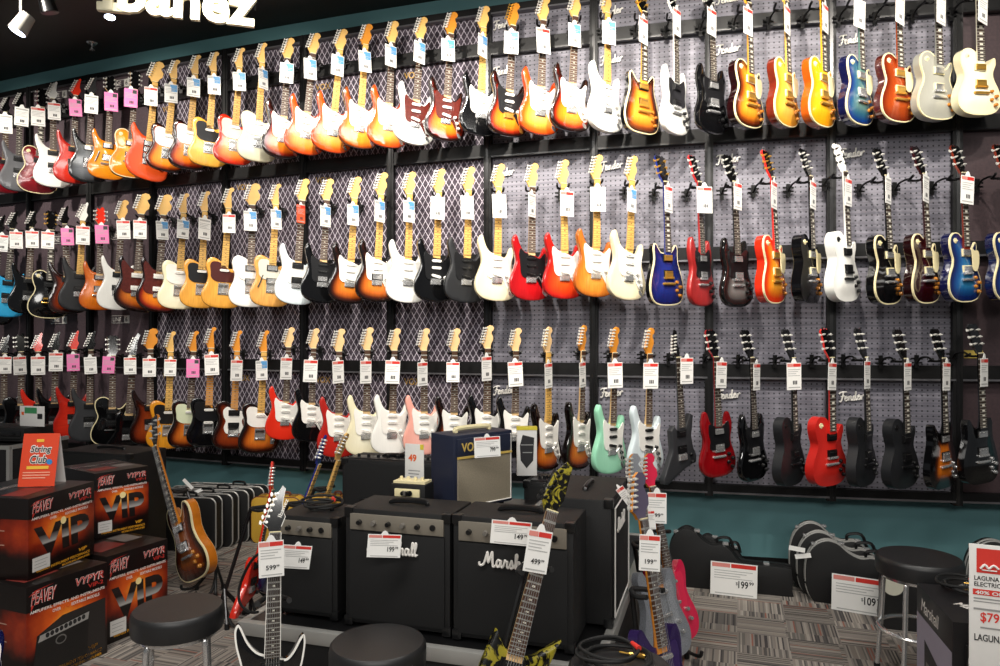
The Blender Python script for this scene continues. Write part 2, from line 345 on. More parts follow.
def single(w=.073,h=.019):
    mb=MB(); pts=[( (w/2-h/2)*s+h/2*math.cos(a),h/2*math.sin(a)) for s,r in ((1,(-90,90)),(-1,(90,270))) for a in [RAD(r[0]+(r[1]-r[0])*i/6) for i in range(7)]]
    mb.prism(pts,-.010,.002,0)
    for i in range(6): mb.cyl(((i-2.5)*.0105,-.0095,0),((i-2.5)*.0105,-.012,0),.0026,n=6,mi=1)
    return mb.mesh('pickup')
def hum(w=.072,h=.036):
    mb=MB(); mb.box(-w/2-.008,w/2+.008,-.004,.002,-h/2-.006,h/2+.006,0); mb.box(-w/2,w/2,-.012,-.004,-h/2,h/2,1)
    for i in range(6): mb.cyl(((i-2.5)*.0105,-.0115,.009),((i-2.5)*.0105,-.0135,.009),.0026,n=6,mi=2)
    return mb.mesh('pickup')
def soapbar():
    mb=MB(); mb.box(-.046,.046,-.010,.002,-.019,.019,0)
    for i in range(6): mb.cyl(((i-2.5)*.0105,-.0095,0),((i-2.5)*.0105,-.012,0),.003,n=6,mi=1)
    return mb.mesh('pickup',bevel=.003)
def lipstick():
    mb=MB(); mb.cyl((-.04,-.006,0),(.04,-.006,0),.010,n=10); return mb.mesh('pickup')
def trem():
    mb=MB(); mb.box(-.040,.040,-.005,.001,-.022,.024)
    for i in range(6): mb.box((i-2.5)*.0115-.0048,(i-2.5)*.0115+.0048,-.013,-.005,-.018,.014)
    return mb.mesh('bridge')
def ashtray():
    mb=MB(); mb.box(-.041,.041,-.004,.001,-.045,.050); mb.box(-.041,-.038,-.012,-.004,-.045,.045); mb.box(.038,.041,-.012,-.004,-.045,.045)
    for i in range(3): mb.cyl((-.036+.0245*i,-.010,-.03),(-.014+.0245*i,-.010,-.03),.004,n=8)
    mb.box(-.034,.034,-.010,-.004,.018,.036,1); return mb.mesh('bridge')
def tom():
    mb=MB(); mb.box(-.045,.045,-.020,-.010,-.008,.008)
    for i in range(6): mb.box((i-2.5)*.0105-.003,(i-2.5)*.0105+.003,-.023,-.02,-.005,.005)
    for s in (-1,1): mb.cyl((s*.04,.01,0),(s*.04,-.021,0),.006,n=8)
    return mb.mesh('bridge')
def stop():
    mb=MB(); mb.tube([(-.055,-.012,0),(-.04,-.016,0),(.04,-.016,0),(.055,-.012,0)],.009,8)
    for s in (-1,1): mb.cyl((s*.05,.01,0),(s*.05,-.014,0),.009,n=8)
    return mb.mesh('tailpiece')
def knobm(): 
    return MB().lathe([(.013,0),(.013,.004),(.010,.016),(.009,.018)],12).mesh('knob')
def cutout(key, yf, t=.004):
    pts=smooth_closed([Vector(p) for p in GUARD[key]],4); return MB().prism(pts,yf-t,yf+.001).mesh('pickguard')

def headm(out):
    n=len(out); mb=MB().prism(out,0,.014)
    for i in range(mb.caps,len(mb.m)): mb.m[i]=1
    return mb.mesh('headstock')
def spec(kind, head='strat', pu='sss', guard='strat'):
    """list of (name, mesh, material keys, loc, rot) of one guitar kind"""
    S=[]; fam='f' if kind in ('strat','tele','offset','super','superb','crk') else 'g'
    arch={'lp':.014,'dc':.012,'prs':.010,'semi':.012}.get(kind,0)
    edge='bound' if kind in ('lp','dc','semi','dano','superb') else 'round'
    thick={'lp':.064,'sg':.036,'semi':.062,'super':.043}.get(kind,.045)
    S.append(('body',shared(('b',kind),lambda:body_mesh(kind,thick,arch,edge)),('body','bind','side'),(0,0,0),(0,0,0)))
    zn,sc=(.823,.655) if fam=='f' else (.812,.628)
    ze=.352 if kind!='sg' else .345
    yf=-.008-arch*1.1 if fam=='g' else -.006
    S.append(('neck',shared(('n',kind),lambda:neck_mesh(ze-.005,zn,yf,heel=.02)),('neck',),(0,0,0),(0,0,0)))
    def fb():
        mb=MB(); vs=[]
        for z,w in ((ze-.004,.057),(zn,.043)):
            for x,y in ((-w/2,yf),(-w/2,yf-.005),(0,yf-.0065),(w/2,yf-.005),(w/2,yf)): vs.append((x,y,z))
        mb.add(vs,[(0,1,2,3,4),(9,8,7,6,5)]+[(i,(i+1)%5,5+(i+1)%5,5+i) for i in range(5)])
        mb.box(-.0215,.0215,yf-.007,yf,zn,zn+.004,1); return mb.mesh('fretboard')
    S.append(('fretboard',shared(('fb',kind),fb),('board','nut'),(0,0,0),(0,0,0)))
    out,tun=HEAD[head]
    if head in('strat','tele','big'): out=[(a*1.17,b) for a,b in out]; tun=[(a*1.17,b,c) for a,b,c in tun]
    rake=RAD(-13 if head in('gib','prs','xpl','blade') else -9 if head=='point' else 0)
    y0=yf+.003 if fam=='g' else .001
    S.append(('headstock',shared(('h',head),lambda:headm(out)),('head','headback'),(0,y0,zn),(rake,0,0)))
    mt=shared('tuner',tuner_mesh); R=Matrix.Rotation(rake,3,'X')
    for x,z,s in tun:
        p=R@Vector((x,0,z)); S.append(('tuner',mt,('tuner',),(p.x,y0+p.y,zn+p.z),(rake if not s else 0,math.pi if s else 0,0)))
    yb=-arch if fam=='g' else 0
    if guard: 
        yg=yb-.002 if guard!='lp' else yb-.010
        S.append(('pickguard',shared(('g',guard,kind),lambda:cutout(guard,yg)),('guard',),(0,0,0),(0,0,0)))
        yp=yg-.004 if guard!='lp' else yb
    else: yp=yb
    ks=shared('knob',knobm)
    P1=shared('sing',single); PH=shared('hum',hum); PB=shared('soap',soapbar); PL=shared('lip',lipstick)
    zs={'strat':(.306,.254,.192),'super':(.318,.258,.20),'offset':(.306,.254,.20)}.get(kind,(.31,.26,.205))
    if len(pu)==2: zs=(zs[0],zs[2])
    for c,z in zip(pu,zs):
        if c=='s': S.append(('pickup',P1,('pu','pole'),(0,yp,z),(0,RAD(12) if (z<.2 and kind=='strat') else 0,0)))
        if c=='h': S.append(('pickup',PH,('ring','cover','pole'),(0,yp,z),(0,0,0)))
        if c=='b': S.append(('pickup',PB,('pu','pole'),(0,yp,z),(0,0,0)))
        if c=='l': S.append(('pickup',PL,('metal',),(0,yp,z),(0,0,0)))
    kn=[]
    if kind=='strat':
        S.append(('bridge',shared('trem',trem),('metal',),(0,-.001,.150),(0,0,0)))
        kn=[(.070,.185),(.086,.142),(.100,.104)]
        S.append(('output_jack',shared('jack',lambda:MB().prism([(.012*math.cos(a)*1.0,.024*math.sin(a)) for a in [2*math.pi*i/14 for i in range(14)]],-.003,.001).mesh('output_jack')),('metal',),(.108,-.001,.052),(0,RAD(-38),0)))
        S.append(('tremolo_arm',shared('arm',lambda:MB().tube([(.03,-.012,.0),(.05,-.022,.02),(.075,-.026,-.02),(.085,-.026,-.09)],.0028,6).mesh('tremolo_arm')),('metal',),(0,0,.155),(0,0,0))) if guard!='x' else None
    elif kind=='tele':
        S.append(('bridge',shared('ash',ashtray),('metal','pole'),(0,-.002,.155),(0,0,0)))
        S.append(('control_plate',shared('cp',lambda:MB().prism([(-.015,-.07),(.015,-.07),(.015,.07),(-.015,.07)],-.003,.001).mesh('control_plate')),('metal',),(.104,0,.145),(0,RAD(4),0)))
        kn=[(.104,.15),(.108,.105)]
    elif kind in('super','superb','crk','offset','dano','warlock','explorer','vee'):
        S.append(('bridge',shared('trem',trem),('metal',),(0,-.001,.152),(0,0,0))); kn=[(.082,.16),(.095,.11)]
    else:
        S.append(('bridge',shared('tom',tom),('metal',),(0,yb+.006,.178),(0,0,0)))
        S.append(('tailpiece',shared('stop',stop),('metal',),(0,yb+.006,.138),(0,0,0)))
        kn=[(.082,.150),(.118,.118),(.078,.095),(.112,.062)]
        if kind in('lp',):
            S.append(('toggle_switch',shared('tog',lambda:MB().cyl((0,.006,0),(0,-.003,0),.017,n=14).cyl((0,-.003,0),(0,-.016,0),.003,n=6).mesh('toggle_switch')),('toggle',),(-.088,-.004,.385),(0,0,0)))
    for x,z in kn: S.append(('knob',ks,('knob',),(x,(yp if kind!='tele' else -.003)+(.006 if arch else 0),z),(math.pi/2,0,0)))
    return S
PROTO={}
def make_guitar(kind, head, pu, guard, M, label, cat, group, extra=()):
    """first of a kind is built, later ones are copies of the thing and of each of its parts"""
    key=(kind,head,pu,guard)
    if key not in PROTO:
        S=spec(kind,head,pu,guard)
        root=bpy.data.objects.new('electric_guitar',None); C.objects.link(root); root.empty_display_size=.05
        ch=[]
        for nm,me,mk,loc,rot in S:
            o=bpy.data.objects.new(nm,me); C.objects.link(o); o.parent=root; o.location=loc; o.rotation_euler=rot
            while len(me.materials)<len(mk): me.materials.append(BLK2)
            ch.append((o,mk))
        PROTO[key]=(root,ch)
    else:
        r0,c0=PROTO[key]; root=r0.copy(); C.objects.link(root); ch=[]
        for k in list(root.keys()): del root[k]
        for o,mk in c0:
            q=o.copy(); C.objects.link(q); q.parent=root; ch.append((q,mk))
    for o,mk in ch:
        for i,k in enumerate(mk):
            o.material_slots[i].link='OBJECT'; o.material_slots[i].material=M[k]
    tag(root,label,cat,group)
    return root,ch
def place(root, top, bot, rel):
    """stand the guitar between two world points, its face turned REL degrees to the right of the eye"""
    z=(top-bot); L=z.length; z=z/L
    tc=Vector((-bot.x,-bot.y,0)).normalized()
    a=RAD(rel); f=Vector((tc.x*math.cos(a)-tc.y*math.sin(a), tc.x*math.sin(a)+tc.y*math.cos(a),0))
    f=(f-z*f.dot(z)).normalized(); x=(-f).cross(z)
    root.matrix_world=Matrix.Translation(bot)@Matrix((x,-f,z)).transposed().to_4x4()@Matrix.Diagonal((L,L,L,1))
    return L
# ------------------------------------------------------------------ the wall, as a gentle curve in plan
HR=2.36
def hpx(x):
    u=(x-500)/500; return 322+67.1*u-17.7*u*u
def wd(x): return HR*F/hpx(x)                      # depth of the rack plane at picture column x
def W(x, off=0.0): d=wd(x)-off; return Vector(((x-500)/F*d, d, 0))
def wall_y(X):
    lo,hi=-300,1400
    for _ in range(40):
        m=(lo+hi)/2
        if W(m).x<X: lo=m
        else: hi=m
    return W(lo).y
OFF=.28

FIN={
'black':burst('gloss_black',[(0,'#0c0c0d'),(1,'#08080a')],.12,.8),
'satin':burst('satin_black_finish',[(0,'#17181a'),(1,'#1b1c1f')],.45,.1),
'white':burst('white_finish',[(0,'#f3f2ec'),(1,'#efeee8')],.2,.6),
'cream':burst('aged_white_finish',[(0,'#ece2c4'),(1,'#e6d9b4')],.2,.6),
'ivory':burst('ivory_finish',[(0,'#efe9d0'),(1,'#e9e0bc')],.25,.5),
'ice':burst('pale_blue_white_finish',[(0,'#e2ecee'),(1,'#d8e4e8')],.2,.6),
'silver':burst('silver_finish',[(0,'#a3a298'),(1,'#98978c')],.3,.6),
'grey':burst('graphite_finish',[(0,'#65666a'),(1,'#5a5b5f')],.4,.4),
'dkgrey':burst('dark_grey_finish',[(0,'#303134'),(1,'#2a2b2e')],.5,.1),
'sb3':burst('three_tone_sunburst',[(0,'#e8871f'),(.42,'#d9691a'),(.66,'#8e2310'),(.84,'#260905'),(1,'#0d0504')],.15,.8,.08),
'sbo':burst('orange_sunburst',[(0,'#f3a03a'),(.45,'#ee8a26'),(.7,'#9c3c10'),(.86,'#2a0d06'),(1,'#120705')],.15,.8,.08),
'sb2':burst('brown_sunburst',[(0,'#d77d2a'),(.4,'#b85a1c'),(.68,'#4a1c0c'),(.85,'#140806'),(1,'#0b0606')],.15,.8,.1),
'sbd':burst('dark_sunburst',[(0,'#8c3a16'),(.45,'#7a2c12'),(.75,'#2c0e08'),(1,'#0c0605')],.15,.8,.12),
'tob':burst('tobacco_sunburst',[(0,'#f2a232'),(.35,'#e0851f'),(.65,'#7a3310'),(.88,'#1b0b06'),(1,'#110806')],.15,.8,.08),
'tobn':burst('narrow_tobacco_burst',[(0,'#d9761c'),(.22,'#c0631a'),(.42,'#4c200c'),(.6,'#0c0808'),(1,'#08080a')],.12,.8,.1),
'cherry':burst('cherry_burst',[(0,'#f3a04c'),(.4,'#ee8030'),(.75,'#cc3414'),(1,'#b01c10')],.15,.8,.08),
'cherryr':burst('red_cherry_burst',[(0,'#e0501c'),(.5,'#d23a16'),(.85,'#b31a14'),(1,'#a01414')],.15,.8,.1),
'cherrylp':burst('bright_cherry_burst',[(0,'#f6a62c'),(.35,'#ee8420'),(.7,'#dc3c14'),(1,'#cf2a14')],.15,.8,.06),
'honey':burst('honey_burst',[(0,'#f7b45c'),(.38,'#f29a38'),(.72,'#dd5a18'),(1,'#b93a10')],.15,.8,.08),
'honeyd':burst('amber_brown_burst',[(0,'#e89a34'),(.5,'#e08a26'),(.85,'#a04a14'),(1,'#4e1e0a')],.15,.8,.12),
'amber':burst('amber_finish',[(0,'#f2a024'),(.6,'#ef9319'),(1,'#d87410')],.15,.8,.1,flame=.06),
'lemon':burst('lemon_burst',[(0,'#eebb55'),(.6,'#e9a838'),(1,'#d8861e')],.15,.8,.05),
'yellow':burst('yellow_amber_finish',[(0,'#fbb722'),(.6,'#f6a616'),(1,'#e68c10')],.15,.8,.08),
'amberp':burst('dark_amber_finish',[(0,'#df7a1a'),(.6,'#d56d14'),(1,'#b3500f')],.2,.7,.1),
'sienna':burst('sienna_finish',[(0,'#d98a34'),(.6,'#d07c28'),(1,'#a3541a')],.2,.7,.14),
'btr':burst('butterscotch_finish',[(0,'#edb74e'),(1,'#dfa238')],.25,.5,.12),
'btr2':burst('honey_butterscotch_finish',[(0,'#e4a748'),(1,'#d6963a')],.25,.5,.12),
'btr3':burst('deep_butterscotch_finish',[(0,'#e8a02c'),(1,'#d98c1c')],.25,.5,.12),
'nat':burst('natural_finish',[(0,'#dca459'),(1,'#cf9446')],.3,.5,.16),
'orange':burst('orange_red_finish',[(0,'#e85a24'),(1,'#dd4a1c')],.25,.5),
'redq':burst('quilted_red_finish',[(0,'#d8341f'),(.6,'#cf2c1b'),(1,'#a81d14')],.2,.7,flame=.12),
'wine':burst('dark_red_flame_finish',[(0,'#8a1620'),(.7,'#74101a'),(1,'#560a12')],.2,.7,flame=.25),
'char':burst('charcoal_burst_finish',[(0,'#6f747a'),(.5,'#4f5459'),(.85,'#1c1e20'),(1,'#0e0f10')],.2,.7,flame=.15),
'red':burst('red_finish',[(0,'#d4281f'),(1,'#c42019')],.2,.6),
'fred':burst('bright_red_finish',[(0,'#e0331f'),(1,'#d62a18')],.2,.6),
'dred':burst('deep_red_finish',[(0,'#b7271e'),(1,'#a8201a')],.25,.5),
'candy':burst('candy_red_finish',[(0,'#c1171c'),(1,'#9c0e14')],.15,.8,.08),
'cherrysg':burst('cherry_wood_finish',[(0,'#b02a2a'),(1,'#96201f')],.35,.4,.16),
'gcherry':burst('gloss_cherry_finish',[(0,'#960f16'),(1,'#7c0a10')],.12,.8,.1),
'redsat':burst('satin_red_finish',[(0,'#d12a22'),(1,'#c2231c')],.35,.3),
'sky':burst('sky_blue_finish',[(0,'#3fb4e6'),(1,'#2fa4da')],.2,.6),
'blue':burst('deep_blue_finish',[(0,'#20307e'),(.6,'#182468'),(1,'#0b103a')],.15,.8,.1),
'teal':burst('teal_blue_burst',[(0,'#5e8078'),(.4,'#2f6278'),(.75,'#143a78'),(1,'#0b1c50')],.15,.8,.08),
'blueb':burst('bright_blue_burst',[(0,'#2f7ca8'),(.35,'#1c5690'),(.7,'#0f2560'),(1,'#081038')],.15,.8,.08),
'sea':burst('seafoam_green_finish',[(0,'#a6e2c2'),(1,'#98d8b6')],.2,.6),
'pink':burst('shell_pink_finish',[(0,'#f1b3a6'),(1,'#eba596')],.2,.6),
'hotpink':burst('hot_pink_finish',[(0,'#e22a4e'),(1,'#d2224a')],.2,.6),
'purple':burst('purple_finish',[(0,'#3a2a5a'),(1,'#2a1c48')],.2,.7),
'sparkle':burst('silver_sparkle_finish',[(0,'#8c8f94'),(1,'#777a80')],.3,.5,sparkle=.6),
'cognac':burst('cognac_burst',[(0,'#a8481a'),(.5,'#963a14'),(.85,'#6c210c'),(1,'#4c1408')],.15,.8,.1),
'silvb':burst('silver_grey_burst',[(0,'#7c7876'),(.35,'#5c5856'),(.65,'#1e1c1c'),(1,'#0b0a0a')],.15,.8,.05),
'winelp':burst('black_cherry_finish',[(0,'#30090c'),(1,'#1c0507')],.12,.8),
'mahog':burst('mahogany_side_finish',[(0,'#7a2a16'),(1,'#6a2212')],.2,.7,.15),
'crackle':burst('yellow_black_crackle',[(0,'#b0a42e'),(1,'#b0a42e')],.25,.7,crackle='#8f8426'),
'rsemi':burst('brown_amber_burst',[(0,'#a8581c'),(.4,'#7c3412'),(.8,'#2e0f07'),(1,'#1a0805')],.2,.7,.1),
'ambside':burst('amber_side_finish',[(0,'#c97a22'),(1,'#c2701c')],.2,.7,.12),
}
HEADM={'m':MAPLE,'a':AMBERM,'p':PALEM,'k':FIN['black'],'w':FIN['white'],'r':FIN['fred'],'b':FIN['blue'],'d':SATBLK}
GRD={'w':WHITEP,'k':plain('black_guard','#141416',.3,coat=.3),'t':TORT,'c':CREAM,'m':plain('mint_guard','#d9dfbd',.4),'p':plain('pearl_guard','#cfcabb',.3,coat=.4),'b':plain('brown_guard','#4a1c18',.3,coat=.4)}
DARKPU=plain('black_pickup','#111112',.35); POLE=plain('pole_piece','#8f8f8c',.3,1); GOLDK=plain('amber_knob','#b9772a',.2,coat=.5)
def mats_for(kind, fin, guard, board, head, extra):
    fam='f' if kind in('strat','tele','offset','super','superb','crk','dano','explorer','vee','warlock') else 'g'
    zn,sc=(.823,.655) if kind in('strat','tele','offset','super','superb','crk') else (.812,.628)
    bcol={'m':('board_maple','#e0b05c','#2a1a10',False),'a':('board_amber','#d08a30','#2a1a10',False),'r':('board_rosewood','#4a3020','#d9d2c0',False),'e':('board_ebony','#33261d','#d8d4c4',kind in('lp','dc','semi') )}[board]
    nk={'m':MAPLE,'a':AMBERM,'r':PALEM,'e':FIN[fin]}[board]
    if 'nk' in extra: nk=FIN[extra['nk']]
    gold='gold' in extra
    M={'body':FIN[fin],'bind':CREAM if extra.get('bind',1) else FIN[fin],'side':FIN[extra.get('side',fin)],'neck':nk,
       'board':fretmat(bcol[0],bcol[1],bcol[2],bcol[3],zn,sc),'nut':CREAM,'head':HEADM[head],'headback':HEADM[head] if fam=='f' else nk,'metal':GOLD if gold else CHR,
       'tuner':GOLD if gold else (BLK2 if extra.get('bhw')==2 else TUN),'guard':GRD[guard] if guard in GRD else WHITEP,'pu':WHITEP,'pole':POLE,'ring':CREAM if kind in('lp',) and not extra.get('hb') else BLK2,
       'cover':GOLD if gold else CHR,'knob':WHITEP if kind=='strat' else (CHR if kind in('tele','super','superb','dano','explorer') else GOLDK),'toggle':CREAM}
    if kind in('super','superb','crk','explorer','warlock','vee') or extra.get('dk'): M.update(cover=DARKPU,ring=BLK2,pu=DARKPU,knob=BLK2)
    if extra.get('chr'): M.update(cover=CHR,knob=CHR)
    if guard=='k' and kind=='strat' and not extra.get('wpu'): M.update(pu=DARKPU,knob=BLK2)
    if guard=='k' and kind!='strat': M.update(knob=BLK2)
    if extra.get('bhw'): M.update(metal=BLK2,cover=DARKPU,knob=BLK2,toggle=BLK2,ring=BLK2)
    if kind=='dc' and extra.get('bind',1)==0: M.update(knob=CHR)
    return M
